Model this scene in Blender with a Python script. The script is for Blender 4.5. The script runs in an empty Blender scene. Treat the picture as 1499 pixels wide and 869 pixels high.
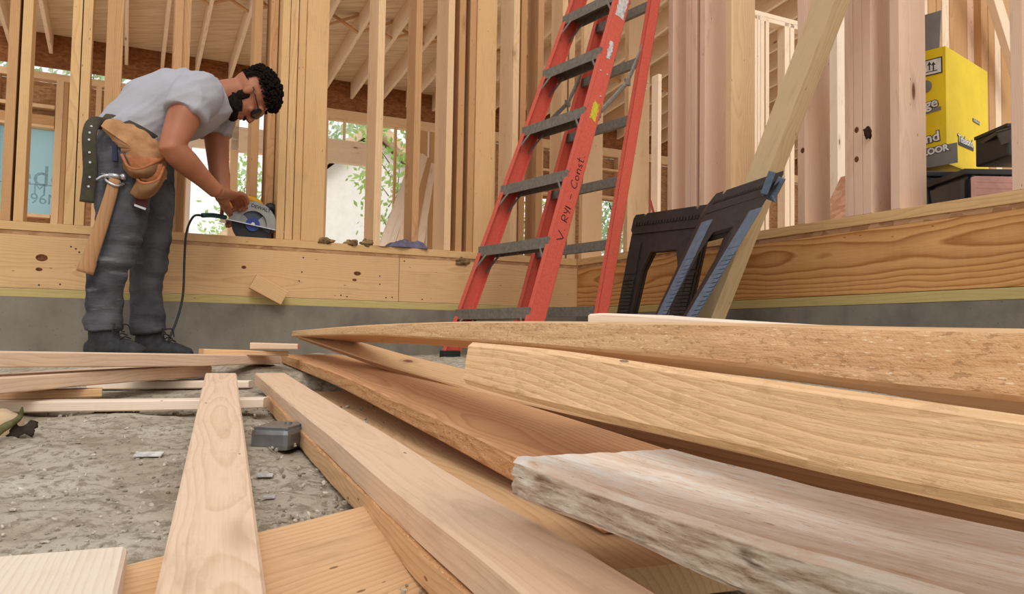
import bpy, bmesh, math, random
from mathutils import Vector, Matrix, noise
random.seed(7)
scene = bpy.context.scene
COL = scene.collection

# ---------------------------------------------------------------- camera, sky, sun, exposure
FPX, PCX, PCY = 1144.0, 749.5, 434.5          # focal length and centre in pixels of the 1499x869 frame
PITCH, ROLL = math.radians(2.9), math.radians(0.97)
_f = Vector((0, math.cos(PITCH), math.sin(PITCH)))
_r0 = Vector((1, 0, 0)); _u0 = Vector((0, -math.sin(PITCH), math.cos(PITCH)))
_r = _r0 * math.cos(ROLL) + _u0 * math.sin(ROLL)
_u = _u0 * math.cos(ROLL) - _r0 * math.sin(ROLL)
cam_data = bpy.data.cameras.new('camera')
cam_data.sensor_width = 36.0
cam_data.lens = 36.0 * FPX / 1499.0
cam_data.clip_start = 0.02; cam_data.clip_end = 300
cam = bpy.data.objects.new('camera', cam_data); COL.objects.link(cam)
cam.matrix_world = Matrix(((_r.x, _u.x, -_f.x, 0), (_r.y, _u.y, -_f.y, 0), (_r.z, _u.z, -_f.z, 0), (0, 0, 0, 1)))
scene.camera = cam
cam_data.dof.use_dof = False

world = bpy.data.worlds.new('sky'); scene.world = world; world.use_nodes = True
wn = world.node_tree.nodes; wl = world.node_tree.links
bg = wn['Background']
wtc = wn.new('ShaderNodeTexCoord'); wsep = wn.new('ShaderNodeSeparateXYZ')
wramp = wn.new('ShaderNodeValToRGB')
wl.new(wtc.outputs['Generated'], wsep.inputs[0]); wl.new(wsep.outputs['Z'], wramp.inputs['Fac'])
wramp.color_ramp.elements[0].position = 0.0; wramp.color_ramp.elements[0].color = (1.0, 0.985, 0.96, 1)
wramp.color_ramp.elements[1].position = 0.75; wramp.color_ramp.elements[1].color = (0.84, 0.87, 0.90, 1)
we = wramp.color_ramp.elements.new(0.22); we.color = (1.0, 0.985, 0.96, 1)
wl.new(wramp.outputs['Color'], bg.inputs['Color'])
bg.inputs['Strength'].default_value = 1.2
sun_data = bpy.data.lights.new('sun', 'SUN'); sun_data.energy = 1.7; sun_data.angle = math.radians(28)
sun_data.color = (1.0, 0.95, 0.88)
sun = bpy.data.objects.new('sun', sun_data); COL.objects.link(sun)
sun.rotation_euler = Vector((-0.20, 0.70, -0.68)).to_track_quat('-Z', 'Y').to_euler()
scene.view_settings.view_transform = 'Standard'; scene.view_settings.look = 'None'
scene.view_settings.gamma = 1; scene.view_settings.use_curve_mapping = False
scene.view_settings.exposure = -0.20

# ---------------------------------------------------------------- helpers
def ray(px, py):
    return _r * ((px - PCX) / FPX) - _u * ((py - PCY) / FPX) + _f
def P(px, py, D):
    d = ray(px, py); return d * (D / d.y)
def proj(p):
    z = p.dot(_f); return (PCX + FPX * p.dot(_r) / z, PCY - FPX * p.dot(_u) / z)
def hit(px, py, p0, n):
    d = ray(px, py); return d * (p0.dot(n) / d.dot(n))
def lerp(a, b, t): return a + (b - a) * t
def empty(name, loc=(0, 0, 0)):
    o = bpy.data.objects.new(name, None); COL.objects.link(o); o.location = loc; o.empty_display_size = 0.1
    return o
def tag(o, label=None, cat=None, group=None, kind=None):
    if label: o['label'] = label
    if cat: o['category'] = cat
    if group: o['group'] = group
    if kind: o['kind'] = kind
    return o
def link(name, me, mat, parent=None, smooth=False):
    o = bpy.data.objects.new(name, me); COL.objects.link(o)
    if mat is not None:
        for m in (mat if isinstance(mat, (list, tuple)) else [mat]): me.materials.append(m)
    if smooth:
        for p in me.polygons: p.use_smooth = True
    if parent is not None:
        o.parent = parent
        o.matrix_parent_inverse = Matrix.Translation(-Vector(parent.location))
    return o
def bm_mesh(name, bm):
    me = bpy.data.meshes.new(name); bm.to_mesh(me); bm.free(); return me
def basis(x, y, z, o):
    return Matrix(((x.x, y.x, z.x, o.x), (x.y, y.y, z.y, o.y), (x.z, y.z, z.z, o.z), (0, 0, 0, 1)))
def bx(bm, c, ax, ay, az, hx, hy, hz, bev=0.0):
    """box with half sizes along three unit axes"""
    r = bmesh.ops.create_cube(bm, size=2.0, matrix=basis(ax * hx, ay * hy, az * hz, c))
    vs = r['verts']
    if bev > 0:
        es = list({e for v in vs for e in v.link_edges})
        bmesh.ops.bevel(bm, geom=es, offset=bev, segments=2, affect='EDGES', profile=0.6)
    return vs
def tube(bm, pts, rad, seg=10, cap=True, flat=None):
    """swept tube through points; rad number or list; flat=(axis, ratio) squashes along axis"""
    n = len(pts); rads = rad if isinstance(rad, (list, tuple)) else [rad] * n
    rings = []; prev = None
    for i, p in enumerate(pts):
        t = (pts[min(i + 1, n - 1)] - pts[max(i - 1, 0)]).normalized()
        if prev is None:
            a = t.orthogonal().normalized()
        else:
            a = (prev - t * prev.dot(t)).normalized()
        prev = a; b = t.cross(a)
        ring = []
        for k in range(seg):
            th = 2 * math.pi * k / seg
            v = (a * math.cos(th) + b * math.sin(th)) * rads[i]
            if flat: v = v - flat[0] * (v.dot(flat[0]) * (1 - flat[1]))
            ring.append(bm.verts.new(p + v))
        rings.append(ring)
    for i in range(n - 1):
        for k in range(seg):
            bm.faces.new((rings[i][k], rings[i][(k + 1) % seg], rings[i + 1][(k + 1) % seg], rings[i + 1][k]))
    if cap:
        bm.faces.new(list(reversed(rings[0]))); bm.faces.new(rings[-1])
def spline(pts, n):
    """catmull-rom through vectors/tuples, n samples"""
    P_ = [Vector(p) for p in pts]; m = len(P_)
    out = []
    for k in range(n):
        t = k / (n - 1) * (m - 1); i = min(int(t), m - 2); u = t - i
        p0 = P_[i - 1] if i > 0 else P_[0] * 2 - P_[1]
        p1, p2 = P_[i], P_[i + 1]
        p3 = P_[i + 2] if i + 2 < m else P_[m - 1] * 2 - P_[m - 2]
        out.append(0.5 * ((2 * p1) + (p2 - p0) * u + (2 * p0 - 5 * p1 + 4 * p2 - p3) * u * u + (3 * p1 - p0 - 3 * p2 + p3) * u ** 3))
    return out
def ell(bm, c, axes, radii, u=20, v=14):
    bmesh.ops.create_uvsphere(bm, u_segments=u, v_segments=v, radius=1.0,
        matrix=basis(axes[0] * radii[0], axes[1] * radii[1], axes[2] * radii[2], c))
def limb(bm, stations, lat, seg=24):
    """closed tube with elliptical rings: stations (pos, radius along lat, radius in plane)"""
    n = len(stations); rings = []
    for i, (p, r1, r2) in enumerate(stations):
        t = (stations[min(i + 1, n - 1)][0] - stations[max(i - 1, 0)][0]).normalized()
        a = (lat - t * lat.dot(t)).normalized(); b = t.cross(a)
        rings.append([bm.verts.new(p + a * (r1 * math.cos(2 * math.pi * k / seg)) + b * (r2 * math.sin(2 * math.pi * k / seg))) for k in range(seg)])
    for i in range(n - 1):
        for k in range(seg):
            bm.faces.new((rings[i][k], rings[i][(k + 1) % seg], rings[i + 1][(k + 1) % seg], rings[i + 1][k]))
    bm.faces.new(list(reversed(rings[0]))); bm.faces.new(rings[-1])
def remesh(name, bm, voxel, smooth=4):
    bmesh.ops.recalc_face_normals(bm, faces=bm.faces)
    me = bm_mesh(name + '_raw', bm)
    o = bpy.data.objects.new(name + '_raw', me); COL.objects.link(o)
    m = o.modifiers.new('r', 'REMESH'); m.mode = 'VOXEL'; m.voxel_size = voxel; m.use_smooth_shade = True
    if smooth:
        s = o.modifiers.new('s', 'SMOOTH'); s.factor = 0.5; s.iterations = smooth
    dg = bpy.context.evaluated_depsgraph_get(); dg.update()
    out = bpy.data.meshes.new_from_object(o.evaluated_get(dg)); out.name = name
    bpy.data.objects.remove(o); bpy.data.meshes.remove(me)
    return out
def displace(me, fn):
    me.update()
    ns = [v.normal.copy() for v in me.vertices]
    for v, nn in zip(me.vertices, ns):
        v.co += nn * fn(v.co)
def text_mesh(body, size, M, depth=0.0005, bold=0.0, mirror=False, shear=0.0):
    c = bpy.data.curves.new('txt', 'FONT'); c.body = body; c.size = size; c.align_x = 'CENTER'; c.align_y = 'CENTER'
    c.extrude = depth; c.offset = bold; c.shear = shear; c.resolution_u = 3
    o = bpy.data.objects.new('txt', c); COL.objects.link(o)
    dg = bpy.context.evaluated_depsgraph_get(); dg.update()
    me = bpy.data.meshes.new_from_object(o.evaluated_get(dg)); bpy.data.objects.remove(o)
    if mirror:
        me.transform(Matrix.Diagonal((-1, 1, 1, 1)))
    me.transform(M)
    me.materials.clear()
    return me

# ---------------------------------------------------------------- materials
def srgb(r, g, b):
    f = lambda c: ((c / 255 + 0.055) / 1.055) ** 2.4 if c > 10 else c / 255 / 12.92
    return (f(r), f(g), f(b), 1)
class NT:
    def __init__(s, name):
        s.m = bpy.data.materials.new(name); s.m.use_nodes = True
        s.n = s.m.node_tree.nodes; s.l = s.m.node_tree.links; s.p = s.n['Principled BSDF']
    def node(s, t, **kw):
        n = s.n.new(t)
        for k, v in kw.items(): setattr(n, k, v)
        return n
    def put(s, n, i, v):
        if hasattr(v, 'is_linked') or hasattr(v, 'links'): s.l.new(v, n.inputs[i])
        else: n.inputs[i].default_value = v
    def math(s, op, a, b=None, clamp=False):
        n = s.node('ShaderNodeMath', operation=op); n.use_clamp = clamp
        s.put(n, 0, a)
        if b is not None: s.put(n, 1, b)
        return n.outputs[0]
    def noise(s, vec, scale, detail=3, rough=0.55, dist=0.0):
        n = s.node('ShaderNodeTexNoise'); s.put(n, 'Vector', vec); s.put(n, 'Scale', scale); s.put(n, 'Detail', detail); s.put(n, 'Roughness', rough); s.put(n, 'Distortion', dist)
        return n.outputs['Fac']
    def vor(s, vec, scale, feature='F1', rnd=1.0):
        n = s.node('ShaderNodeTexVoronoi', feature=feature); s.put(n, 'Vector', vec); s.put(n, 'Scale', scale); s.put(n, 'Randomness', rnd)
        return n.outputs['Distance'], n.outputs['Color']
    def scale(s, vec, x, y, z):
        n = s.node('ShaderNodeVectorMath', operation='MULTIPLY'); s.put(n, 0, vec); n.inputs[1].default_value = (x, y, z)
        return n.outputs[0]
    def ramp(s, fac, stops):
        n = s.node('ShaderNodeValToRGB'); s.put(n, 'Fac', fac); e = n.color_ramp.elements
        while len(e) < len(stops): e.new(0.5)
        for k, (p, c) in enumerate(stops):
            e[k].position = p; e[k].color = c if len(c) == 4 else (*c, 1)
        return n.outputs['Color']
    def mix(s, fac, a, b, mode='MIX'):
        n = s.node('ShaderNodeMixRGB', blend_type=mode); s.put(n, 'Fac', fac); s.put(n, 'Color1', a); s.put(n, 'Color2', b)
        return n.outputs['Color']
    def bump(s, h, strength=0.3, dist=0.002):
        n = s.node('ShaderNodeBump'); s.put(n, 'Height', h); n.inputs['Strength'].default_value = strength; n.inputs['Distance'].default_value = dist
        s.l.new(n.outputs['Normal'], s.p.inputs['Normal'])
    def out(s, color, rough=0.6, spec=0.3, metal=0.0):
        s.put(s.p, 'Base Color', color); s.put(s.p, 'Roughness', rough); s.p.inputs['Specular IOR Level'].default_value = spec; s.p.inputs['Metallic'].default_value = metal
        return s.m
def wood(name, light, dark, ring=0.006, ringmix=0.55, warp=0.016, knots=0.5, rough=0.72, bump=0.25, fuzz=0.0, stain=0.25, bumpd=0.0015, knotcol=(112, 66, 40)):
    t = NT(name)
    at = t.node('ShaderNodeAttribute', attribute_name='grain'); info = t.node('ShaderNodeObjectInfo')
    off = t.node('ShaderNodeCombineXYZ'); t.l.new(t.math('MULTIPLY', info.outputs['Random'], 37.0), off.inputs[0])
    ad = t.node('ShaderNodeVectorMath', operation='ADD'); t.l.new(at.outputs['Vector'], ad.inputs[0]); t.l.new(off.outputs[0], ad.inputs[1])
    g = ad.outputs[0]
    sep = t.node('ShaderNodeSeparateXYZ'); t.l.new(g, sep.inputs[0])
    r = t.math('SQRT', t.math('ADD', t.math('POWER', sep.outputs[1], 2.0), t.math('POWER', sep.outputs[2], 2.0)))
    w1 = t.noise(t.scale(g, 1.3, 4, 4), 1.0, 2); w2 = t.noise(t.scale(g, 6, 16, 16), 1.0, 2)
    # knots: sparse, grain bends round them
    kd, kc = t.vor(t.scale(g, 2.4, 8.5, 8.5), 1.0)
    kn = t.math('SUBTRACT', 1.0, t.math('MULTIPLY', kd, 2.6), clamp=True)
    ksep = t.node('ShaderNodeSeparateColor'); t.l.new(kc, ksep.inputs[0])
    on = t.math('LESS_THAN', ksep.outputs[0], knots)
    kn = t.math('MULTIPLY', kn, on)
    rr = t.math('ADD', r, t.math('ADD', t.math('MULTIPLY', w1, warp * 4), t.math('MULTIPLY', w2, warp * 0.35)))
    rr = t.math('ADD', rr, t.math('MULTIPLY', kn, 0.022))
    s = t.math('FRACT', t.math('DIVIDE', rr, ring))
    fib = t.noise(t.scale(g, 10, 380, 380), 1.0, 4, 0.65)
    blot = t.noise(t.scale(g, 2.2, 9, 9), 1.0, 3); chat = t.noise(t.scale(g, 60, 7, 7), 1.0, 4, 0.7)
    rc = t.ramp(s, [(0.0, (0, 0, 0)), (0.55, (0.35, 0.35, 0.35)), (0.86, (1, 1, 1)), (1.0, (0, 0, 0))])
    f1 = t.math('ADD', t.math('MULTIPLY', rc, ringmix), t.math('ADD', t.math('MULTIPLY', t.math('SUBTRACT', fib, 0.5), 0.85), t.math('MULTIPLY', t.math('SUBTRACT', chat, 0.5), 0.28)), clamp=True)
    f1 = t.math('ADD', f1, t.math('MULTIPLY', t.math('SUBTRACT', blot, 0.5), stain * 2), clamp=True)
    c = t.mix(f1, srgb(*light), srgb(*dark))
    core = t.ramp(kn, [(0.78, (0, 0, 0)), (0.84, (0.85, 0.85, 0.85)), (0.95, (1, 1, 1))])
    halo = t.ramp(kn, [(0.50, (0, 0, 0)), (0.80, (0.45, 0.45, 0.45))])
    c = t.mix(halo, c, srgb(*[int(x * 0.8) for x in dark])); c = t.mix(core, c, srgb(*knotcol))
    gr = t.noise(t.scale(g, 5, 22, 22), 1.0, 5, 0.7)
    c = t.mix(t.ramp(gr, [(0.56, (0, 0, 0)), (0.72, (0.30, 0.30, 0.30))]), c, srgb(150, 120, 96))
    sk, skc = t.vor(t.scale(g, 16, 55, 55), 1.0); sks = t.node('ShaderNodeSeparateColor'); t.l.new(skc, sks.inputs[0])
    c = t.mix(t.math('MULTIPLY', t.math('MULTIPLY', t.math('LESS_THAN', sk, 0.10), t.math('LESS_THAN', sks.outputs[1], 0.10)), 0.7), c, srgb(84, 56, 40))
    h = t.math('ADD', t.math('MULTIPLY', fib, 0.6), t.math('MULTIPLY', rc, -0.25))
    if fuzz > 0:
        fz = t.noise(t.scale(g, 70, 160, 160), 1.0, 4, 0.65)
        sp, spc = t.vor(t.scale(g, 70, 420, 420), 1.0)
        big = t.noise(t.scale(g, 14, 40, 40), 1.0, 3)
        spot = t.math('MULTIPLY', t.math('LESS_THAN', sp, 0.20), t.math('GREATER_THAN', big, 0.5))
        c = t.mix(t.math('MULTIPLY', spot, 0.75 * fuzz), c, srgb(250, 226, 190))
        c = t.mix(t.math('MULTIPLY', t.math('LESS_THAN', fz, 0.41), 0.45 * fuzz), c, srgb(*[int(x * 0.72) for x in dark]))
        h = t.math('ADD', h, t.math('MULTIPLY', fz, 1.6 * fuzz))
    t.bump(h, bump, bumpd)
    return t.out(c, rough, 0.22)
def plain(name, rgb, rough=0.5, spec=0.4, metal=0.0, var=0.12, scale=30, bump=0.0, rgb2=None):
    t = NT(name); tc = t.node('ShaderNodeTexCoord')
    nz = t.noise(tc.outputs['Object'], scale, 4)
    c1 = srgb(*rgb); c2 = srgb(*rgb2) if rgb2 else srgb(*[max(0, int(x * (1 - var * 2))) for x in rgb])
    c = t.mix(t.ramp(nz, [(0.35, (0, 0, 0)), (0.75, (1, 1, 1))]), c1, c2)
    if bump: t.bump(t.noise(tc.outputs['Object'], scale * 4, 4), bump, 0.002)
    return t.out(c, rough, spec, metal)

M = {}
M['stud'] = wood('pine_stud_wood', (226, 190, 148), (200, 154, 108), ring=0.007, ringmix=0.40, knots=0.30)
M['stud_gold'] = wood('golden_stud_wood', (216, 176, 124), (180, 132, 84), ring=0.007, ringmix=0.45, knots=0.32)
M['stud_pink'] = wood('pinkish_stud_wood', (226, 192, 166), (204, 160, 130), ring=0.006, ringmix=0.35, knots=0.34)
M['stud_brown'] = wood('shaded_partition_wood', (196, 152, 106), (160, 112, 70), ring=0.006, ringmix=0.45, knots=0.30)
M['rim_left'] = wood('rim_joist_wood', (214, 174, 126), (184, 136, 88), ring=0.010, ringmix=0.45, warp=0.02, knots=0.30, stain=0.2)
M['rim_right'] = wood('cathedral_grain_wood', (214, 160, 100), (160, 98, 48), ring=0.019, ringmix=0.9, warp=0.026, knots=0.10, stain=0.15)
M['treated'] = wood('greenish_sill_wood', (190, 170, 112), (162, 138, 84), ring=0.006, ringmix=0.4, knots=0.2)
M['rafter'] = wood('rafter_wood', (236, 212, 184), (208, 174, 142), ring=0.006, ringmix=0.4, knots=0.42)
M['board_pale'] = wood('pale_lumber', (226, 196, 168), (198, 158, 124), ring=0.0075, ringmix=0.45, warp=0.02, knots=0.30)
M['board_pink'] = wood('pinkish_planed_lumber', (222, 190, 160), (198, 160, 128), ring=0.006, ringmix=0.32, warp=0.016, knots=0.22, stain=0.16)
M['board_white'] = wood('whitish_lumber', (232, 214, 194), (206, 178, 150), ring=0.006, ringmix=0.35, knots=0.3)
M['board_tan'] = wood('tan_lumber', (216, 176, 132), (186, 138, 94), ring=0.008, ringmix=0.5, warp=0.02, knots=0.25)
M['rough_tan'] = wood('rough_sawn_tan_edge', (226, 184, 138), (196, 148, 100), ring=0.012, ringmix=0.55, warp=0.02, knots=0.12, fuzz=0.9, bump=0.75, bumpd=0.003)
M['rough_orange'] = wood('rough_sawn_orange_edge', (216, 164, 114), (178, 122, 76), ring=0.010, ringmix=0.55, warp=0.02, knots=0.15, fuzz=0.8, bump=0.7, bumpd=0.003)
M['shadow_edge'] = wood('shadow_brown_edge', (166, 120, 80), (128, 86, 54), ring=0.008, ringmix=0.5, knots=0.1)  # darker brown holds the shade under the overhanging yellow board
M['board_orange'] = wood('reddish_planed_face', (208, 158, 114), (170, 114, 74), ring=0.010, ringmix=0.55, warp=0.022, knots=0.25)
M['yellow'] = wood('yellow_split_lumber', (232, 190, 144), (198, 146, 98), ring=0.0048, ringmix=0.38, warp=0.028, knots=0.16, fuzz=0.38, bump=0.5, bumpd=0.003)
def weathered():
    t = NT('weathered_whitish_wood')
    at = t.node('ShaderNodeAttribute', attribute_name='grain'); g = at.outputs['Vector']
    streak = t.noise(t.scale(g, 24, 170, 170), 1.0, 6, 0.72); blot = t.noise(t.scale(g, 5, 14, 14), 1.0, 3)
    pit = t.noise(t.scale(g, 34, 260, 260), 1.0, 5, 0.65)
    c = t.ramp(streak, [(0.24, srgb(196, 160, 128)), (0.35, srgb(228, 204, 180)), (0.46, srgb(244, 230, 214)), (0.64, srgb(252, 248, 240))])
    c = t.mix(t.ramp(blot, [(0.5, (0, 0, 0)), (0.72, (0.6, 0.6, 0.6))]), c, srgb(226, 182, 140))
    side = t.node('ShaderNodeAttribute', attribute_name='side')
    gray = t.ramp(streak, [(0.30, srgb(124, 100, 80)), (0.43, srgb(182, 162, 142)), (0.58, srgb(216, 204, 188)), (0.78, srgb(236, 230, 220))])
    c = t.mix(side.outputs['Fac'], c, gray)
    c = t.mix(t.ramp(pit, [(0.27, (1, 1, 1)), (0.36, (0, 0, 0))]), c, srgb(110, 82, 62))
    bigp = t.noise(t.scale(g, 12, 60, 60), 1.0, 4, 0.6)
    c = t.mix(t.math('MULTIPLY', side.outputs['Fac'], t.ramp(bigp, [(0.34, (0.9, 0.9, 0.9)), (0.44, (0, 0, 0))])), c, srgb(96, 72, 54))
    t.bump(t.math('ADD', streak, t.math('MULTIPLY', pit, 0.8)), 0.4, 0.002)
    return t.out(c, 0.85, 0.15)
M['weathered'] = weathered()
def osb(name, light, dark):
    t = NT(name); tc = t.node('ShaderNodeTexCoord')
    d, c = t.vor(t.scale(tc.outputs['Object'], 22, 22, 50), 1.0)
    s = t.node('ShaderNodeSeparateColor'); t.l.new(c, s.inputs[0])
    f = t.math('ADD', t.math('MULTIPLY', s.outputs[0], 0.7), t.math('MULTIPLY', t.noise(tc.outputs['Object'], 60, 3), 0.3))
    t.bump(f, 0.3, 0.002)
    return t.out(t.mix(f, srgb(*light), srgb(*dark)), 0.75, 0.2)
M['osb'] = osb('osb_sheathing', (196, 154, 114), (148, 102, 66))
M['osb_floor'] = osb('pale_osb_floor', (232, 212, 184), (206, 180, 148))
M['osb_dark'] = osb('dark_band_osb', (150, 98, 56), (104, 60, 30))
M['osb_pink'] = osb('pinkish_osb', (226, 186, 156), (190, 134, 100))
def sheath():
    t = NT('plywood_roof_sheathing'); tc = t.node('ShaderNodeTexCoord')
    a = t.noise(t.scale(tc.outputs['Object'], 2.5, 24, 2.5), 1.0, 4, 0.6)
    c = t.ramp(a, [(0.3, srgb(204, 176, 146)), (0.5, srgb(222, 200, 174)), (0.7, srgb(234, 216, 194))])
    return t.out(c, 0.8, 0.15)
M['sheath'] = sheath()
def concrete():
    t = NT('foundation_concrete'); tc = t.node('ShaderNodeTexCoord'); o = tc.outputs['Object']
    a = t.noise(o, 3.5, 5, 0.6); b = t.noise(o, 60, 4); st = t.noise(t.scale(o, 7, 7, 0.8), 1.0, 3)
    c = t.ramp(a, [(0.3, srgb(104, 97, 87)), (0.5, srgb(126, 119, 107)), (0.75, srgb(144, 136, 124))])
    c = t.mix(t.ramp(st, [(0.5, (0, 0, 0)), (0.75, (0.35, 0.35, 0.35))]), c, srgb(84, 78, 70))
    p, _ = t.vor(o, 38)
    c = t.mix(t.ramp(p, [(0.05, (1, 1, 1)), (0.10, (0, 0, 0))]), c, srgb(90, 84, 78))
    t.bump(t.math('ADD', b, a), 0.3, 0.004)
    return t.out(c, 0.88, 0.2)
M['concrete'] = concrete()
def dirt():
    t = NT('grey_brown_dirt'); tc = t.node('ShaderNodeTexCoord'); o = tc.outputs['Object']
    a = t.noise(o, 5, 6, 0.6); b = t.noise(o, 42, 6, 0.7); g = t.noise(o, 320, 3, 0.6)
    c = t.ramp(a, [(0.30, srgb(146, 130, 110)), (0.48, srgb(172, 160, 142)), (0.7, srgb(188, 178, 162))])
    c = t.mix(t.ramp(b, [(0.40, (1, 1, 1)), (0.52, (0, 0, 0))]), c, srgb(138, 126, 108))
    c = t.mix(t.ramp(g, [(0.62, (0, 0, 0)), (0.72, (0.5, 0.5, 0.5))]), c, srgb(206, 200, 188))
    c = t.mix(t.ramp(g, [(0.28, (0.6, 0.6, 0.6)), (0.36, (0, 0, 0))]), c, srgb(96, 88, 76))
    t.bump(t.math('ADD', t.math('MULTIPLY', b, 1.4), t.math('MULTIPLY', g, 0.5)), 0.6, 0.005)
    return t.out(c, 0.95, 0.05)
M['dirt'] = dirt()
# ---------------------------------------------------------------- the framed corner: local frame (a along left wall, b behind it, z up)
DA = Vector((0.89780, 0.44040, 0)).normalized(); NB = Vector((-DA.y, DA.x, 0)); UP = Vector((0, 0, 1))
K = P(844, 450.7, 4.66); K.z = 0
def fr(a, b, z): return K + DA * a + NB * b + UP * z
Z_SILL0, Z_SILL1, Z_RIM1, Z_OSB1, Z_SOLE1 = 0.138, 0.1765, 0.411, 0.430, 0.468
def a_on(px, py, b):
    p = hit(px, py, fr(0, b, 0), NB); return (p - K).dot(DA), p.z
def b_on(px, py, a):
    p = hit(px, py, fr(a, 0, 0), DA); return (p - K).dot(NB), p.z
def set_grain(me, coords, side=None):
    at = me.attributes.new('grain', 'FLOAT_VECTOR', 'POINT')
    flat = [c for v in coords for c in v]
    at.data.foreach_set('vector', flat)
    if side is not None:
        s = me.attributes.new('side', 'FLOAT', 'POINT'); s.data.foreach_set('value', side)
def grain_offset():
    r = random.random
    return Vector((r() * 40, (0.03 + 0.06 * r()) * random.choice((-1, 1)), (0.02 + 0.05 * r()) * random.choice((-1, 1))))
def wbox(name, mat, c, al, aw, at_, L, W, T, parent=None, bev=0.002, gofs=None, rough=None):
    """straight lumber: length L along al, width W along aw, thickness T along at_; centre c"""
    bm = bmesh.new(); bx(bm, c, al, aw, at_, L / 2, W / 2, T / 2, bev)
    me = bm_mesh(name, bm)
    o3 = gofs or grain_offset()
    set_grain(me, [((v.co - c).dot(al) + o3.x, (v.co - c).dot(aw) + o3.y, (v.co - c).dot(at_) + o3.z) for v in me.vertices])
    return link(name, me, mat, parent)

wall_left = tag(empty('wall_left', fr(-2, 0, -0.1)), 'stud wall on a grey concrete base behind the bending worker', 'wall', kind='structure')
wall_right = tag(empty('wall_right', fr(0, -1.5, -0.1)), 'stud wall on a swirl-grained joist behind the sawhorses', 'wall', kind='structure')
# ---- foundation, sill, rim, subfloor edge, sole
A0, B0 = -4.6, -3.6
def run_left(name, mat, a0, a1, z0, z1, b0, b1, parent=wall_left, bev=0.002):
    c = fr((a0 + a1) / 2, (b0 + b1) / 2, (z0 + z1) / 2)
    return wbox(name, mat, c, DA, UP, NB, a1 - a0, z1 - z0, b1 - b0, parent, bev)
def run_right(name, mat, b0, b1, z0, z1, a0, a1, parent=wall_right, bev=0.002):
    c = fr((a0 + a1) / 2, (b0 + b1) / 2, (z0 + z1) / 2)
    return wbox(name, mat, c, NB, UP, DA, b1 - b0, z1 - z0, a1 - a0, parent, bev)
def slab(name, mat, a0, a1, b0, b1, z0, z1, parent, sub=0):
    bm = bmesh.new(); bx(bm, fr((a0 + a1) / 2, (b0 + b1) / 2, (z0 + z1) / 2), DA, NB, UP, (a1 - a0) / 2, (b1 - b0) / 2, (z1 - z0) / 2)
    return link(name, bm_mesh(name, bm), mat, parent)
slab('concrete_base', M['concrete'], A0, 0.25, 0.0, 0.2, -0.9, Z_SILL0, wall_left)
slab('concrete_base', M['concrete'], 0.0, 0.25, B0, -0.001, -0.9, Z_SILL0 - 0.001, wall_right)
run_left('sill_plate', M['treated'], A0, 0.0, Z_SILL0, Z_SILL1 - 0.002, 0.0, 0.14)
run_right('sill_plate', M['treated'], B0, 0.0, Z_SILL0, Z_SILL1 - 0.002, 0.0, 0.14)
aj = a_on(584, 420, 0)[0]
run_left('rim_joist', M['rim_left'], A0, aj - 0.0012, Z_SILL1, Z_RIM1, 0.002, 0.040)
run_left('rim_joist', M['rim_left'], aj + 0.0012, 0.040, Z_SILL1, Z_RIM1, 0.002, 0.040)
run_right('rim_joist', M['rim_right'], B0, -0.0015, Z_SILL1, Z_RIM1, 0.002, 0.040)
run_left('subfloor_edge', M['osb'], A0, 0.0, Z_RIM1, Z_OSB1, 0.004, 0.14)
run_right('subfloor_edge', M['osb'], B0, 0.0, Z_RIM1, Z_OSB1, 0.004, 0.14)
run_left('sole_plate', M['stud_gold'], A0, -0.002, Z_OSB1, Z_SOLE1, 0.0, 0.14)
run_right('sole_plate', M['stud_gold'], B0, 0.14, Z_OSB1, Z_SOLE1, 0.0, 0.14)
run_left('top_plate', M['stud_gold'], A0, 0.14, 2.9, 2.976, 0.0, 0.14)
run_right('top_plate', M['stud_gold'], B0, -0.002, 2.9, 2.976, 0.0, 0.14)
# ---- studs of the left wall: (front left px, front right px) read at picture row 300
def stud_left(p0, p1, mat='stud_gold', b=0.0, dep=0.14, y=300):
    a0 = a_on(p0, y, b)[0]; a1 = a_on(p1, y, b)[0]
    w = a1 - a0
    flat = w > 0.07
    if abs(w - 0.038) < 0.016: a0, a1 = (a0 + a1) / 2 - 0.019, (a0 + a1) / 2 + 0.019
    c = fr((a0 + a1) / 2, b + dep / 2, (Z_SOLE1 + 2.9) / 2)
    wbox('stud', M[mat], c, UP, DA if flat else NB, NB if flat else DA, 2.9 - Z_SOLE1, (a1 - a0) if flat else dep, dep if flat else (a1 - a0), wall_left, 0.002)
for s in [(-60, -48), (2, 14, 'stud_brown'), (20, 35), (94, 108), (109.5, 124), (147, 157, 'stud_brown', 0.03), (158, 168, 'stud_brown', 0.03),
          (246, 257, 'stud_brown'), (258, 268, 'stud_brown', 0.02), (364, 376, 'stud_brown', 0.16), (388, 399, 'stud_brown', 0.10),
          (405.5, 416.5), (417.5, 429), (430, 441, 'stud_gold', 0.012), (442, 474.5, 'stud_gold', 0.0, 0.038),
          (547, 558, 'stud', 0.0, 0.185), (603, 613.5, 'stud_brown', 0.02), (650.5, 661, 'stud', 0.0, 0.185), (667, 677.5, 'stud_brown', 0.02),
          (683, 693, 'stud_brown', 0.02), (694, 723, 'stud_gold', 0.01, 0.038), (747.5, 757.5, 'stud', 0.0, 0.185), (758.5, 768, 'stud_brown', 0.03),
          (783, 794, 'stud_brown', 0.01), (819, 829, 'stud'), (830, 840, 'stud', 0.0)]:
    stud_left(*s)
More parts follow.
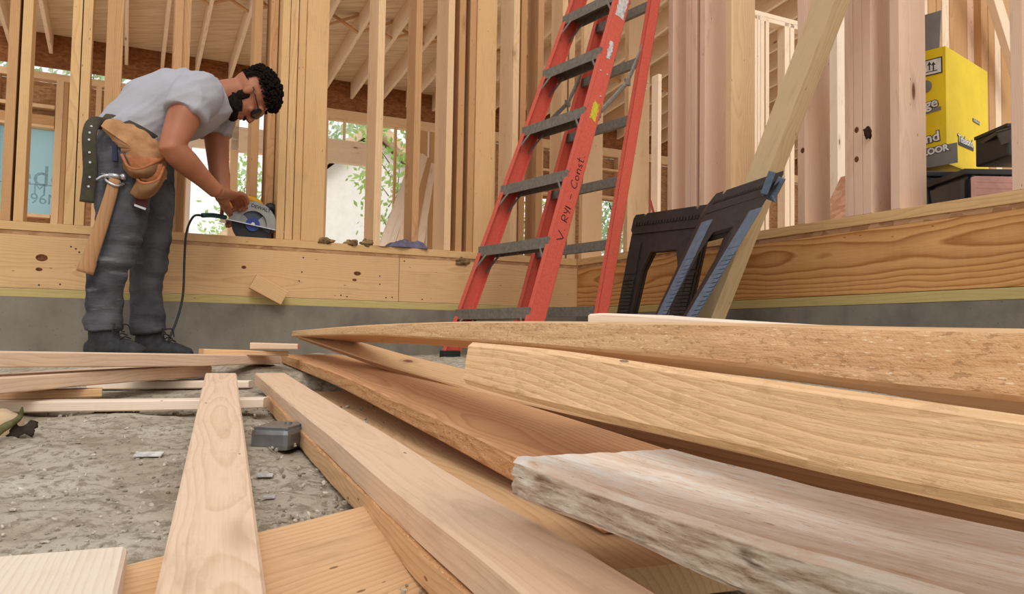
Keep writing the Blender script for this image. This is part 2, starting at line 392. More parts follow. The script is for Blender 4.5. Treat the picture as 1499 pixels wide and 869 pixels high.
# ---- studs of the right wall: front strip read at picture row 250
def stud_right(p0, p1, mat='stud', y=250, dep=0.14, a=0.0):
    b1 = b_on(p0, y, a)[0]; b0 = b_on(p1, y, a)[0]; m = (b0 + b1) / 2
    w = 0.038 if abs(b1 - b0 - 0.038) < 0.02 else (b1 - b0)
    c = fr(a + dep / 2, m, (Z_SOLE1 + 2.9) / 2)
    wbox('stud', M[mat], c, UP, DA, NB, 2.9 - Z_SOLE1, dep, w, wall_right, 0.002)
for s in [(848, 853), (912, 920), (977, 984, 'stud_pink'), (1003, 1010, 'stud_pink'), (1011, 1018, 'stud_pink'), (1024, 1031, 'stud_pink'), (1062, 1070),
          (1168, 1178, 'stud_pink'), (1237, 1249, 'stud_pink'), (1250, 1262, 'stud_pink'), (1263.5, 1275, 'stud_pink'), (1304, 1317, 'stud_pink'), (1482, 1499, 'stud_pink'), (1640, 1662)]:
    stud_right(*s)
# burnt notch in the third stud of the right wall is a dark torn knot
def torn_knot(px, py, r, seed):
    p = hit(px, py, fr(0, b_on(1275, 250, 0)[0], 0), NB); bm = bmesh.new(); bmesh.ops.create_icosphere(bm, subdivisions=3, radius=1.0)
    for v in bm.verts:
        n = v.co.copy(); k = 1 + 0.45 * noise.noise((n.x * 1.8 + seed, n.y * 1.8, n.z * 1.8))
        v.co = p + DA * (n.x * r * k * 1.1) + UP * (n.z * r * k * 1.1) + NB * (n.y * 0.006)
    link('torn_knot', bm_mesh('torn_knot', bm), M['knothole'], wall_right, True)
M['knothole'] = plain('dark_torn_knot', (62, 42, 34), 0.9, 0.1, var=0.3, scale=60)
torn_knot(1270, 194, 0.020, 3)
def mark(name, mat, q, ax, nrm, rx, rz, par):
    bm = bmesh.new(); bmesh.ops.create_uvsphere(bm, u_segments=14, v_segments=8, radius=1.0, matrix=basis(ax * rx, nrm * 0.0012, UP * rz, q)); link(name, bm_mesh(name, bm), mat, par, True)
M['nail'] = plain('dark_nail_head', (60, 48, 42), 0.6); M['knot'] = plain('brown_knot', (128, 78, 52), 0.8, 0.1, var=0.3, scale=90)
for px, py in ((57, 417), (88, 416), (104, 361), (111, 364), (116, 369), (444, 377), (442, 398), (438, 411), (499, 432), (508, 434), (556, 404), (556, 416), (565, 435.5), (574, 435), (592, 382), (618, 438)):
    mark('nail_head', M['nail'], hit(px, py, fr(0, 0.002, 0), NB), DA, NB, 0.004, 0.004, wall_left)
for px, py, rx, rz in ((61, 377, .024, .016), (57, 394, .014, .008), (523, 400, .020, .011), (519, 409.5, .012, .007), (357, 391, .012, .008)):
    mark('knot', M['knot'], hit(px, py, fr(0, 0.002, 0), NB), DA, NB, rx, rz, wall_left)
for px, py, r in ((1175, 220, .010), (1254, 190, .010), (1254, 233, .010)):
    bb = b_on(px, py, 0)[0]; mark('knot', M['knot'], hit(px, py, K, DA), NB, DA, r, r * 1.15, wall_right)
# ---- room floor, far wall, roof
floor = slab('floor', M['osb_floor'], -5.5, 11.0, 0.145, 6.9, Z_RIM1 - 0.05, Z_OSB1, None)
tag(floor, 'subfloor of the framed room behind the left stud wall', 'floor', kind='structure')
fl2 = slab('floor', M['osb_floor'], 0.145, 4.5, B0, 0.14, Z_RIM1 - 0.05, Z_OSB1, None)
tag(fl2, 'subfloor behind the right stud wall carrying the yellow box', 'floor', kind='structure')
BF = 6.73
wall_far = tag(empty('wall_far', fr(0, BF, Z_OSB1)), 'far stud and sheathing wall with window openings under the rafters', 'wall', kind='structure')
def fbox(name, mat, p0, p1, yt, yb, t=0.14, bo=0.0, yref=None):
    """box on the far wall: left/right px, top/bottom rows read at the left px (bottom None = floor)"""
    a0, zt = a_on(p0, yt, BF + bo); a1 = a_on(p1, yt, BF + bo)[0]
    zb = Z_OSB1 if yb is None else a_on(p0, yb, BF + bo)[1]
    c = fr((a0 + a1) / 2, BF + bo + t / 2, (zt + zb) / 2)
    al, aw = (DA, UP) if (a1 - a0) > (zt - zb) else (UP, DA)
    L, W = (a1 - a0, zt - zb) if al is DA else (zt - zb, a1 - a0)
    return wbox(name, M[mat], c, al, aw, NB, L, W, t, wall_far, 0.002)
def zline(px, y): return a_on(px, y, BF)[1]
def row(px, z):   # picture row of height z on the far wall at px
    lo, hi = -200.0, 480.0
    for _ in range(40):
        m = (lo + hi) / 2
        if zline(px, m) > z: lo = m
        else: hi = m
    return lo
zb_band = zline(237, 122); zt_band = zline(237, 82)
def fz(name, mat, p0, p1, zt, zb, t=0.14, bo=0.0):
    a0 = a_on(p0, 250, BF + bo)[0]; a1 = a_on(p1, 250, BF + bo)[0]
    c = fr((a0 + a1) / 2, BF + bo + t / 2, (zt + zb) / 2)
    al, aw = (DA, UP) if (a1 - a0) > (zt - zb) else (UP, DA)
    L, W = (a1 - a0, zt - zb) if al is DA else (zt - zb, a1 - a0)
    return wbox(name, M[mat], c, al, aw, NB, L, W, t, wall_far, 0.002)
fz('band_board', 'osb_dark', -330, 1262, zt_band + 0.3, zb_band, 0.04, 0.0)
z_pl0 = zline(480, 172); z_pl1 = zb_band - 0.005
# left part: bright slit, plate, cripples, sheathing with the wrapped window
zs0 = zline(55, 104); zs1 = zline(55, 114)
fz('top_plate', 'stud', -330, 268, zs0, zs1)
fz('top_plate', 'stud', 268, 660, z_pl1, z_pl0)
fz('top_plate', 'stud', 660, 1262, z_pl1, z_pl0)
zw1 = zline(45, 184); zw0 = zline(45, 312)
fz('sheathing_panel', 'osb', -330, -8, zs1, Z_OSB1, 0.012, 0.145)
fz('sheathing_panel', 'osb', -8, 86, zs1, zw1, 0.012, 0.145)
fz('sheathing_panel', 'osb', -8, 86, zw0, Z_OSB1, 0.012, 0.145)
fz('sheathing_panel', 'osb', 86, 262, zs1, Z_OSB1, 0.012, 0.145)
for p0, p1 in [(-140, -132), (-62, -54), (77, 88), (136, 144), (186, 194), (226, 234)]: fz('stud', 'stud', p0, p1, zs1, Z_OSB1)
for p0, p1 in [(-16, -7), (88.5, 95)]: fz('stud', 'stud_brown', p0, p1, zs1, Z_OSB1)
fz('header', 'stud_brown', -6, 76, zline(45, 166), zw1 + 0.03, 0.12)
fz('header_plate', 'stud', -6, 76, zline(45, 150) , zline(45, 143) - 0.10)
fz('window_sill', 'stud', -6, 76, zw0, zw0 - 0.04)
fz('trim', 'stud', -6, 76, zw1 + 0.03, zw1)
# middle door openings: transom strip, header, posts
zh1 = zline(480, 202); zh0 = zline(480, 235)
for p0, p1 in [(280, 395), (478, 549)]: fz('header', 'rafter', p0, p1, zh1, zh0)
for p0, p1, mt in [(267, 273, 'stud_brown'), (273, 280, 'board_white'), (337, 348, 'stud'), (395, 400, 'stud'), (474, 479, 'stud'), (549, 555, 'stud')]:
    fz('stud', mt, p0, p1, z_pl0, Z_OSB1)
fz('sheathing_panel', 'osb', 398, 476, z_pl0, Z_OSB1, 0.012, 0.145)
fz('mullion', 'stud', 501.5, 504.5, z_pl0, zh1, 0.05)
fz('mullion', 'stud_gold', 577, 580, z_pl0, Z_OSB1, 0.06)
for p0, p1, mt in [(605, 611, 'stud'), (625, 628, 'board_white'), (628.5, 636, 'stud_brown'), (637, 640, 'board_white')]:  # the two whitish strips put daylight on the post edges into wood colour
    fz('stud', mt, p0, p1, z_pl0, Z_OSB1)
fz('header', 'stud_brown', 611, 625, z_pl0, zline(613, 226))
fz('sheathing_panel', 'osb', 611, 625, zline(613, 226), Z_OSB1, 0.012, 0.10)
# right part: sheathing with two window openings, framing in front
zo5 = zline(770, 285); zo6 = zline(893, 292); zrl = zline(770, 372)
fz('sheathing_panel', 'osb', 640, 758, z_pl0, Z_OSB1, 0.012, 0.145)
fz('sheathing_panel', 'osb', 758, 808, z_pl0, zo5, 0.012, 0.145)
fz('sheathing_panel', 'osb', 758, 808, zrl, Z_OSB1, 0.012, 0.145)
fz('sheathing_panel', 'osb', 808, 872, z_pl0, Z_OSB1, 0.012, 0.145)
fz('sheathing_panel', 'osb', 872, 916, z_pl0, zo6, 0.012, 0.145)
fz('sheathing_panel', 'osb', 872, 916, zline(893, 400), Z_OSB1, 0.012, 0.145)
fz('sheathing_panel', 'osb', 916, 1262, z_pl0, Z_OSB1, 0.012, 0.145)
for p in (668, 694, 720, 752, 790, 812, 838, 866, 905, 930, 955, 985, 1012, 1040, 1066, 1092, 1120, 1150, 1182, 1214, 1246): fz('stud', 'stud', p, p + 5, z_pl0, Z_OSB1)
for zc in (zline(770, 246), zline(770, 281)): fz('header_plate', 'stud', 757, 808, zc + 0.035, zc)
for zc in (zline(893, 250), zline(893, 290)): fz('header_plate', 'stud', 872, 916, zc + 0.035, zc)
# house wrap over the left window, daylight behind it
t = NT('translucent_house_wrap'); t.put(t.p, 'Base Color', srgb(206, 228, 232)); t.put(t.p, 'Roughness', 0.5)
tr = t.node('ShaderNodeBsdfTranslucent'); tr.inputs['Color'].default_value = srgb(190, 222, 230)
mx = t.node('ShaderNodeMixShader'); mx.inputs[0].default_value = 0.6
t.l.new(t.p.outputs[0], mx.inputs[1]); t.l.new(tr.outputs[0], mx.inputs[2]); t.l.new(mx.outputs[0], t.n['Material Output'].inputs['Surface'])
M['wrap'] = t.m
M['wrap_ink'] = plain('faded_wrap_print', (140, 182, 200), 0.6)
a0 = a_on(-12, 250, BF)[0]; a1 = a_on(86, 250, BF)[0]
bm = bmesh.new(); bx(bm, fr((a0 + a1) / 2, BF + 0.15, (zw0 + zw1) / 2), DA, UP, NB, (a1 - a0) / 2, (zw1 - zw0) / 2, 0.001)
wrap = link('house_wrap', bm_mesh('house_wrap', bm), M['wrap'], wall_far)
for body, px, py, sz in (('edo', 62, 259, 0.36), ('M', 58, 277, 0.18), ('-96M', 62, 292, 0.18)):
    aa, zz = a_on(px, py, BF + 0.145)
    me = text_mesh(body, sz, basis(DA, UP, -NB, fr(aa, BF + 0.147, zz)), 0.0005, 0.0)
    link('wrap_lettering', me, M['wrap_ink'], wall_far)
bm = bmesh.new(); aa, zz = a_on(45, 269, BF + 0.145); bx(bm, fr(aa, BF + 0.147, zz), DA, UP, NB, 0.4, 0.006, 0.0005); link('wrap_line', bm_mesh('l', bm), M['wrap_ink'], wall_far)
# ---- roof: rafters rising from the far wall towards the viewer
TANR = math.tan(math.radians(5.7))
zr0 = a_on(185, 95, BF)[1]; RD = 0.235
ceiling = tag(empty('ceiling', fr(0, BF, zr0)), 'rafters and plywood roof deck over the framed room', 'ceiling', kind='structure')
RL = Vector((-NB * math.cos(math.atan(TANR)) + UP * math.sin(math.atan(TANR))))
RU = RL.cross(DA).normalized()
if RU.z < 0: RU = -RU
LEN = 5.6
def roof_len(a): return 3.6 if a < 0.3 else 5.6  # roof cut short out of view, most on the left, to let sky light in
ar = a_on(185, 95, BF)[0]
bm0 = None
for k in range(-7, 29):
    a = ar + 0.406 * k
    if a > 9.6: break
    ln = roof_len(a)
    c = fr(a, BF, zr0) + RL * (ln / 2) + RU * (RD / 2)
    wbox('rafter', M['rafter'], c, RL, RU, DA, ln, RD, 0.038, ceiling, 0.0)
for a0_, a1_, ln in ((-3.9, 0.3, 3.6), (0.3, 9.9, 5.6)):
    bm = bmesh.new(); bx(bm, fr((a0_ + a1_) / 2, BF, zr0) + RL * (ln / 2) + RU * (RD + 0.008), DA, RL, RU, (a1_ - a0_) / 2, ln / 2 + 0.02, 0.007)
    link('roof_sheathing', bm_mesh('roof_sheathing', bm), M['sheath'], ceiling)
# cross bridging between rafters
def at_roof(px, py):
    p0 = fr(0, BF, zr0); d = ray(px, py); return d * (p0.dot(RU) / d.dot(RU))
s_br = (at_roof(505, 45) - fr(0, BF, zr0)).dot(RL)
for k in range(-4, 22):
    a = ar + 0.406 * k
    base = fr(a, BF, zr0) + RL * s_br
    for sg in (0, 1):
        q0 = base + DA * 0.019 + RU * (0.02 if sg else RD - 0.02) + RL * (0.02 if sg else -0.02); q1 = base + DA * 0.387 + RU * (RD - 0.02 if sg else 0.02) + RL * (0.02 if sg else -0.02)
        al = (q1 - q0).normalized(); aw = RL
        wbox('bridging', M['stud_brown'], (q0 + q1) / 2, al, aw, al.cross(aw).normalized(), (q1 - q0).length, 0.038, 0.02, ceiling, 0.0)
# ---- inner partitions seen through the right wall
part_in = tag(empty('wall_inner', fr(2.2, 1.2, Z_OSB1)), 'inner stud partition with doorway header seen between right wall studs', 'wall', kind='structure')
def pbox(name, mat, p0, p1, b, zt, zb, parent, t=0.09):
    a0 = a_on(p0, 200, b)[0]; a1 = a_on(p1, 200, b)[0]
    c = fr((a0 + a1) / 2, b + t / 2, (zt + zb) / 2)
    if zt - zb > a1 - a0: wbox(name, M[mat], c, UP, NB, DA, zt - zb, t, a1 - a0, parent)
    else: wbox(name, M[mat], c, DA, NB, UP, a1 - a0, t, zt - zb, parent)
zhd = a_on(1110, 22, 1.2)[1]
for p0, p1 in [(1104, 1108.5), (1109, 1113), (1113.5, 1119), (1149, 1156), (1157, 1163), (1196, 1203), (963, 968), (1121, 1126)]:
    pbox('stud', 'rafter', p0, p1, 1.2, zhd if p0 > 1100 else 2.2, Z_OSB1, part_in)
pbox('header', 'rafter', 1102, 1205, 1.2, zhd + 0.04, zhd, part_in); pbox('header', 'rafter', 1102, 1205, 1.2, zhd - 0.002, zhd - 0.04, part_in)
pbox('stud', 'board_white', 1226, 1238, 0.2, 2.9, Z_OSB1, part_in)
part_bk = tag(empty('wall_back', fr(1.0, -1.5, Z_OSB1)), 'brown stud partition standing behind the yellow box', 'wall', kind='structure')
px = 1340
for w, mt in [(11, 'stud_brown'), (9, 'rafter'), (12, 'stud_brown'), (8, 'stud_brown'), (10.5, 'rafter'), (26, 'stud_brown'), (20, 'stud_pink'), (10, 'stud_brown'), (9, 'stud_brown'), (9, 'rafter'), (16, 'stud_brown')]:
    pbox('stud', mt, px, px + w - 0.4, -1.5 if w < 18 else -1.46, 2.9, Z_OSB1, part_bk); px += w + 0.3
q0 = hit(1446, -30, fr(0, -1.6, 0), NB); q1 = hit(1484, 92, fr(0, -1.6, 0), NB)
al = (q1 - q0).normalized()
wbox('diagonal_strut', M['rafter'], (q0 + q1) / 2, al, al.cross(NB).normalized(), NB, (q1 - q0).length * 1.5, 0.07, 0.038, part_bk)
# ---- ground: dug dirt floor as a height field, lower near the viewer
FOOT = []          # (polygon test function, underside height) filled by the boards
def base_z(x, y):
    pts = [(-6, -0.33), (0.2, -0.275), (0.5, -0.262), (0.9, -0.243), (1.4, -0.218), (1.9, -0.200), (2.4, -0.174), (2.8, -0.138), (3.15, -0.110), (7, -0.108)]
    for (y0, z0), (y1, z1) in zip(pts, pts[1:]):
        if y <= y1: return z0 + (z1 - z0) * max(0, (y - y0) / (y1 - y0))
    return pts[-1][1]
def ground_z(x, y):
    z = base_z(x, y)
    n = noise.noise((x * 2.3, y * 2.3, 0)) * 0.012 + noise.noise((x * 6, y * 6, 3)) * 0.011 + noise.noise((x * 15, y * 15, 5)) * 0.008
    n += noise.noise((x * 47, y * 47, 7)) * 0.0032 + noise.noise((x * 110, y * 110, 9)) * 0.0016
    return z + n
# ---------------------------------------------------------------- loose lumber in the foreground
class Plan:
    """vertical plane through two (px, depth) marks: gives the 3D point seen at a pixel on it"""
    def __init__(s, pxa, da, pxb, db, y=520):
        a = P(pxa, y, da); b = P(pxb, y, db); d = b - a; d.z = 0
        s.a = Vector((a.x, a.y, 0)); s.n = Vector((d.y, -d.x, 0)).normalized()
    def at(s, px, py): return hit(px, py, s.a, s.n)
UNDER = []
def lumber(name, mats, st, plan, w, t=None, sgn=1, roll=0.0, n=60, label=None, cat='board', group=None, rough=0.0, seed=0, skew=0.0, ease=0.003, sub=8, roughtop=0.0, ringofs=None, settle=True):
    """st: (px, row of the front top edge[, row of the front bottom edge]) from the far end to the near end"""
    rnd = random.Random(seed + 11)
    top = [plan.at(s[0], s[1]) for s in st]
    ts = [t if len(s) < 3 else (plan.at(s[0], s[1]) - plan.at(s[0], s[2])).length for s in st]
    m = len(top)
    tp = spline(top, n); tv = [v.x for v in spline([Vector((x, 0, 0)) for x in ts], n)]
    L0 = (top[-1] - top[0]); L0.z = 0; L0.normalize()
    W0 = Vector((-L0.y, L0.x, 0)) * 1.0     # left of the run towards the viewer = right seen from the viewer
    if W0.x < 0: W0 = -W0
    W0 *= sgn
    Wd = (W0 * math.cos(roll) + UP * math.sin(roll)).normalized()
    Td = (UP * math.cos(roll) - W0 * math.sin(roll)).normalized()
    # section: list of (across, down, part) going round
    def section(t_):
        e = ease; out = []
        def seg(y0, z0, y1, z1, k, part):
            for i in range(k): out.append((lerp(y0, y1, i / k), lerp(z0, z1, i / k), part))
        k2 = max(4, int(sub * w / 0.04))
        seg(e, 0, w - e, 0, k2, 0); seg(w - e, 0, w, e, 1, 0)
        seg(w, e, w, t_ - e, sub, 1); seg(w, t_ - e, w - e, t_, 1, 0)
        seg(w - e, t_, e, t_, k2, 0); seg(e, t_, 0, t_ - e, 1, 0)
        seg(0, t_ - e, 0, e, sub, 1); seg(0, e, e, 0, 1, 0)
        return out
    bm = bmesh.new(); grain = []; side = []; rings = []; slen = 0.0
    go = Vector((rnd.random() * 30, ringofs[0] if ringofs else rnd.uniform(-0.08, 0.02), ringofs[1] if ringofs else rnd.choice((-1, 1)) * rnd.uniform(0.03, 0.07)))
    for i in range(n):
        if i: slen += (tp[i] - tp[i - 1]).length
        ring = []
        sec = section(tv[i])
        for (y, z, part) in sec:
            cut = skew * (y / w) if i < n * 0.12 else skew * (y / w) * max(0, 1 - (i - n * 0.12) / (n * 0.3))
            p = tp[i] + Wd * y - Td * z + L0 * cut
            if rough and part == 1:
                d = (noise.noise((slen * 16 + seed, y * 40, z * 90)) * 0.6 + noise.noise((slen * 55, seed + 3, z * 170)) * 0.4) * rough
                p += Wd * (-d if y < w / 2 else d)
            if roughtop and part == 0 and z < tv[i] / 2:
                p += Td * (noise.noise((slen * 9, y * 60, seed + 9)) * roughtop)
            ring.append(bm.verts.new(p)); grain.append((slen + go.x, y + go.y, z + go.z)); side.append(1.0 if part == 1 else 0.0)
        rings.append((ring, sec))
    N = len(rings[0][0])
    for i in range(n - 1):
        a, sec = rings[i]; b = rings[i + 1][0]
        for k in range(N):
            f = bm.faces.new((a[k], a[(k + 1) % N], b[(k + 1) % N], b[k]))
            if len(mats) > 1: f.material_index = sec[k][2]
            f.smooth = True
    for ring in (rings[0][0], rings[-1][0]):
        bm.faces.new(ring)
    bmesh.ops.recalc_face_normals(bm, faces=bm.faces)
    for e_ in bm.edges:
        if len(e_.link_faces) == 2 and e_.calc_face_angle(0) > 0.7: e_.smooth = False
    me = bm_mesh(name, bm); set_grain(me, grain, side)
    o = link(name, me, mats); tag(o, label, cat, group)
    UNDER.append([(tp[i], Wd, Td, w, tv[i]) for i in range(n)])
    return o
LB = 'loose lumber piled on the dirt'
# boards are listed from the far end to the near end
lumber('lumber_board', [M['board_tan'], M['rough_tan']], [(428, 484, 492), (517, 476.5, 490), (637, 471, 495.5), (760, 469.5, 504), (865, 469.8, 513), (1000, 470.8, 526), (1100, 472, 538), (1258, 475.8, 562), (1499, 479.4, 588), (1760, 482, 625)],
       Plan(428, 3.3, 1499, 0.42), 0.14, roll=math.radians(-9), n=260, rough=0.0016, seed=1, sub=10, ringofs=(-0.10, 0.03),
       label='long tan board with a fuzzy rough-sawn edge lying highest across the pile', group=None)
yb_ = lumber('lumber_board', [M['yellow']], [(686, 499.5, 562), (760, 506, 583), (833, 514, 601), (1000, 538.5, 641), (1100, 551.5, 663), (1258, 573, 702), (1499, 607, 750), (1800, 650, 812)],
       Plan(686, 0.645, 1499, 0.305), 0.11, roll=math.radians(-8), n=200, rough=0.0009, seed=4, ease=0.004, sub=10, ringofs=(-0.02, 0.02),
       label='yellow board with a split-grain face, second from the top on the right', group=None)
lumber('lumber_board', [M['weathered']], [(751, 668.5, 729), (901, 722, 786), (1010, 756, 838), (1134, 795, 890), (1387, 866, 990), (1560, 910, 1060)],
       Plan(751, 0.745, 1387, 0.40), 0.180, roll=math.radians(0), n=240, rough=0.006, seed=8, skew=0.03, ease=0.005, sub=16, roughtop=0.0022,
       label='whitish weathered board with a ragged flaking edge at the lower right', group=None)
lumber('lumber_board', [M['board_tan'], M['shadow_edge']], [(436, 492, 497), (500, 513, 520), (560, 533, 541.5), (640, 556, 566), (710, 576, 588), (850, 608, 629), (1000, 641, 672), (1250, 699, 744), (1499, 756, 814), (1650, 790, 856)],
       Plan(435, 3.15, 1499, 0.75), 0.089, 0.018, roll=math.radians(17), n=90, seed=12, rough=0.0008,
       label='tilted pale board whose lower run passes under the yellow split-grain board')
lumber('lumber_board', [M['board_orange'], M['rough_orange']], [(412, 518), (480, 541), (526, 560), (570, 580), (640, 611.5), (750, 664), (880, 728)],
       Plan(412, 3.3, 750, 1.03), 0.23, 0.036, n=200, rough=0.0022, seed=15, sub=9,
       label='orange-brown board with a rough-sawn edge, left end just before the concrete wall')
lumber('lumber_board', [M['board_pink'], M['board_pink']], [(373.6, 545.6), (412.8, 579), (454, 613), (480, 633), (560, 701), (640, 764), (700, 810), (771, 869), (900, 975)],
       Plan(373.6, 2.40, 682, 0.67), 0.0885, 0.0365, n=150, rough=0.0010, seed=19,
       label='planed pinkish board running to the bottom edge right of the metal box')
lumber('lumber_board', [M['rough_orange'], M['board_tan']], [(391, 578), (426.6, 615), (480, 670), (560, 747), (640, 828), (700, 882), (800, 976)],
       Plan(391, 2.05, 640, 0.74), 0.075, 0.036, n=120, rough=0.0016, seed=23, ringofs=(0.0, -0.05),
       label='orange-edged board lying directly under the planed pinkish board')
lumber('lumber_board', [M['board_pale']], [(300.7, 545.8), (281, 632), (261, 718), (226, 869), (185, 1046)],
       Plan(300.7, 2.056, 226, 0.5175), 0.080, 0.034, n=90, seed=29, ringofs=(-0.05, -0.035),
       label='pale swirl-grained board pointing at the viewer left of the metal box')
lumber('lumber_board', [M['board_white']], [(186, 799), (178, 835), (168, 880), (150, 960)],
       Plan(186, 0.575, 168, 0.44), 0.14, 0.038, sgn=-1, n=40, seed=31, ringofs=(0.05, -0.03),
       label='cream board end in the bottom left corner of the dirt')
lumber('lumber_board', [M['board_tan']], [(60, 856), (188, 823), (300, 796), (400, 772), (520, 742.5), (640, 712)],
       Plan(188, 0.757, 510, 1.0, 780), 0.24, 0.03, n=60, seed=35, roll=math.radians(9), sgn=1, ringofs=(0.0, -0.05), label='wide tan plank flat on the dirt beneath the other boards') if False else None
lumber('lumber_board', [M['board_white']], [(861, 459, 492), (900, 458.5, 494), (1060, 468, 510), (1300, 482, 535)],
       Plan(861, 1.12, 1300, 0.80), 0.12, n=40, seed=37, skew=0.05, label='pale board with a torn end resting behind the rough-sawn tan board')
lumber('lumber_board', [M['board_pale']], [(411, 520, 532), (371, 519.5, 533), (286, 518, 536), (138, 515.7, 537), (0, 514, 538), (-200, 511, 542)],
       Plan(412, 2.95, 0, 1.72), 0.089, sgn=-1, n=50, seed=41, label='knotty pale board nearest to the worker\'s boots')
lumber('lumber_board', [M['board_pale']], [(310, 535.3, 551), (248, 537, 555), (138, 543.7, 563.5), (0, 552.4, 577), (-160, 562, 594)],
       Plan(310, 2.62, 0, 1.70), 0.12, sgn=-1, n=50, seed=43, label='pinkish board angled just before the knotty pale board')
lumber('lumber_board', [M['board_white']], [(-220, 588, 603), (0, 585, 600.5), (287, 582, 597), (394, 580, 594)],
       Plan(0, 1.88, 394, 1.93), 0.06, n=50, seed=47, label='thin whitish strip of wood lying flat on the dirt across the left')
lumber('lumber_board', [M['board_white']], [(140, 556, 568), (371, 556, 566)],
       Plan(140, 2.46, 371, 2.50), 0.06, n=20, seed=51, label='short pale strip on the dirt behind the whitish strip')
lumber('lumber_board', [M['board_tan']], [(-120, 570, 586), (40, 569, 583), (150, 567, 579)],
       Plan(0, 1.95, 150, 2.05), 0.05, n=20, seed=53, label='shaded tan board beneath the pinkish angled board')
lumber('lumber_offcut', [M['board_tan']], [(291, 510, 519), (412, 513.5, 520)],
       Plan(291, 2.70, 412, 2.86), 0.08, n=20, seed=55, sgn=1, cat='offcut', label='flat pale offcut lying on the knotty pale board')
lumber('lumber_offcut', [M['board_pink']], [(372, 501, 510.5), (440, 503, 511)],
       Plan(372, 2.80, 440, 2.82), 0.07, n=20, seed=57, sgn=1, cat='offcut', label='small reddish offcut perched above the flat pale offcut')
lumber('lumber_board', [M['board_tan']], [(455, 573), (560, 646), (700, 736), (860, 838)],
       Plan(455, 2.6, 700, 0.97), 0.20, 0.03, n=40, seed=61, label='shaded tan board low between the orange-brown board and the planed pinkish board')
pl_ = Plan(686, 0.645, 1499, 0.305); kq = pl_.at(1186, 643); kn_ = pl_.n if pl_.n.dot(kq) < 0 else -pl_.n
bm = bmesh.new(); kx = Vector((-kn_.y, kn_.x, 0))
for r_, l_ in ((.0032, .0011), (.0014, .0016)): bmesh.ops.create_uvsphere(bm, u_segments=16, v_segments=8, radius=1.0, matrix=basis(kx * r_ * 1.2, kn_ * l_, UP * r_, kq + kn_ * .0002))
link('knot', bm_mesh('knot', bm), M['knot'], yb_, True)
# wide plank on the dirt
def plank():
    far = [P(60, 856, .66), P(188, 823, .757), P(400, 772, .905), P(520, 742.5, 1.005), P(575, 728.9, 1.057)]
    L = (far[-1] - far[0]).normalized(); c0 = far[0]
    Wn = Vector((L.y, -L.x, -0.16)).normalized(); T = Wn.cross(L).normalized()
    if T.z < 0: T = -T
    ln = (far[-1] - far[0]).length; w, t = 0.28, 0.03
    o = wbox('plank', M['board_tan'], c0 + L * ln / 2 + Wn * w / 2 - T * t / 2, L, Wn, T, ln, w, t, None, 0.003, Vector((3.3, 0.06, -0.045)))
    tag(o, 'wide tan plank flat on the dirt beneath the foreground boards', 'board')
    UNDER.append([(c0 + L * ln * i / 30, Wn, T, w, t) for i in range(31)])
plank()
# ---- ground mesh (dips under whatever lies on it)
def build_ground():
    under = []
    for b in UNDER:
        for (p, Wd, Td, w, t) in b[::2]:
            for k in range(5):
                q = p + Wd * (w * k / 4) - Td * t
                under.append((q.x, q.y, q.z))
    cell = {}
    for x, y, z in under:
        cell.setdefault((int(x / 0.05 + 1000), int(y / 0.05 + 1000)), []).append(z)
    low = {k: min(v) for k, v in cell.items()}
    def clampz(x, y, z):
        i, j = int(x / 0.05 + 1000), int(y / 0.05 + 1000); lo = z
        for di in range(-3, 4):
            for dj in range(-3, 4):
                v = low.get((i + di, j + dj))
                if v is not None:
                    d = max(0.0, math.hypot(x - (i + di - 999.5) * 0.05, y - (j + dj - 999.5) * 0.05) - 0.04)
                    lo = min(lo, v - 0.004 + d * 0.55)
        return lo
    xs = [-9, -7, -5.5, -4.5, -3.8, -3.2] + [-2.8 + 0.016 * i for i in range(int(5.0 / 0.016))] + [2.3, 2.8, 3.4, 4.2, 5.5, 7, 9]
    ys = [-7, -5, -3.5, -2.2, -1.2, -0.6, -0.2] + [0.05 + 0.010 * i for i in range(150)] + [1.55 + 0.018 * i for i in range(185)]
    bm = bmesh.new(); grid = []
    for y in ys:
        rowv = []
        for x in xs:
            z = ground_z(x, y); z = clampz(x, y, z)
            rowv.append(bm.verts.new((x, y, z)))
        grid.append(rowv)
    for j in range(len(ys) - 1):
        for i in range(len(xs) - 1):
            c = Vector(((xs[i] + xs[i + 1]) / 2, (ys[j] + ys[j + 1]) / 2, 0)) - K
            if c.dot(NB) > 0.06 or (c.dot(DA) > 0.06 ): 
                if c.dot(NB) > 0.06 and c.dot(DA) < 0.3 or c.dot(DA) > 0.06: continue
            bm.faces.new((grid[j][i], grid[j][i + 1], grid[j + 1][i + 1], grid[j + 1][i]))
    bmesh.ops.delete(bm, geom=[v for v in bm.verts if not v.link_faces], context='VERTS')
    o = link('ground', bm_mesh('ground', bm), M['dirt'], None, True)
    tag(o, 'dug grey-brown dirt floor strewn with pebbles', 'ground', kind='structure')
build_ground()
def gz(x, y): return ground_z(x, y)
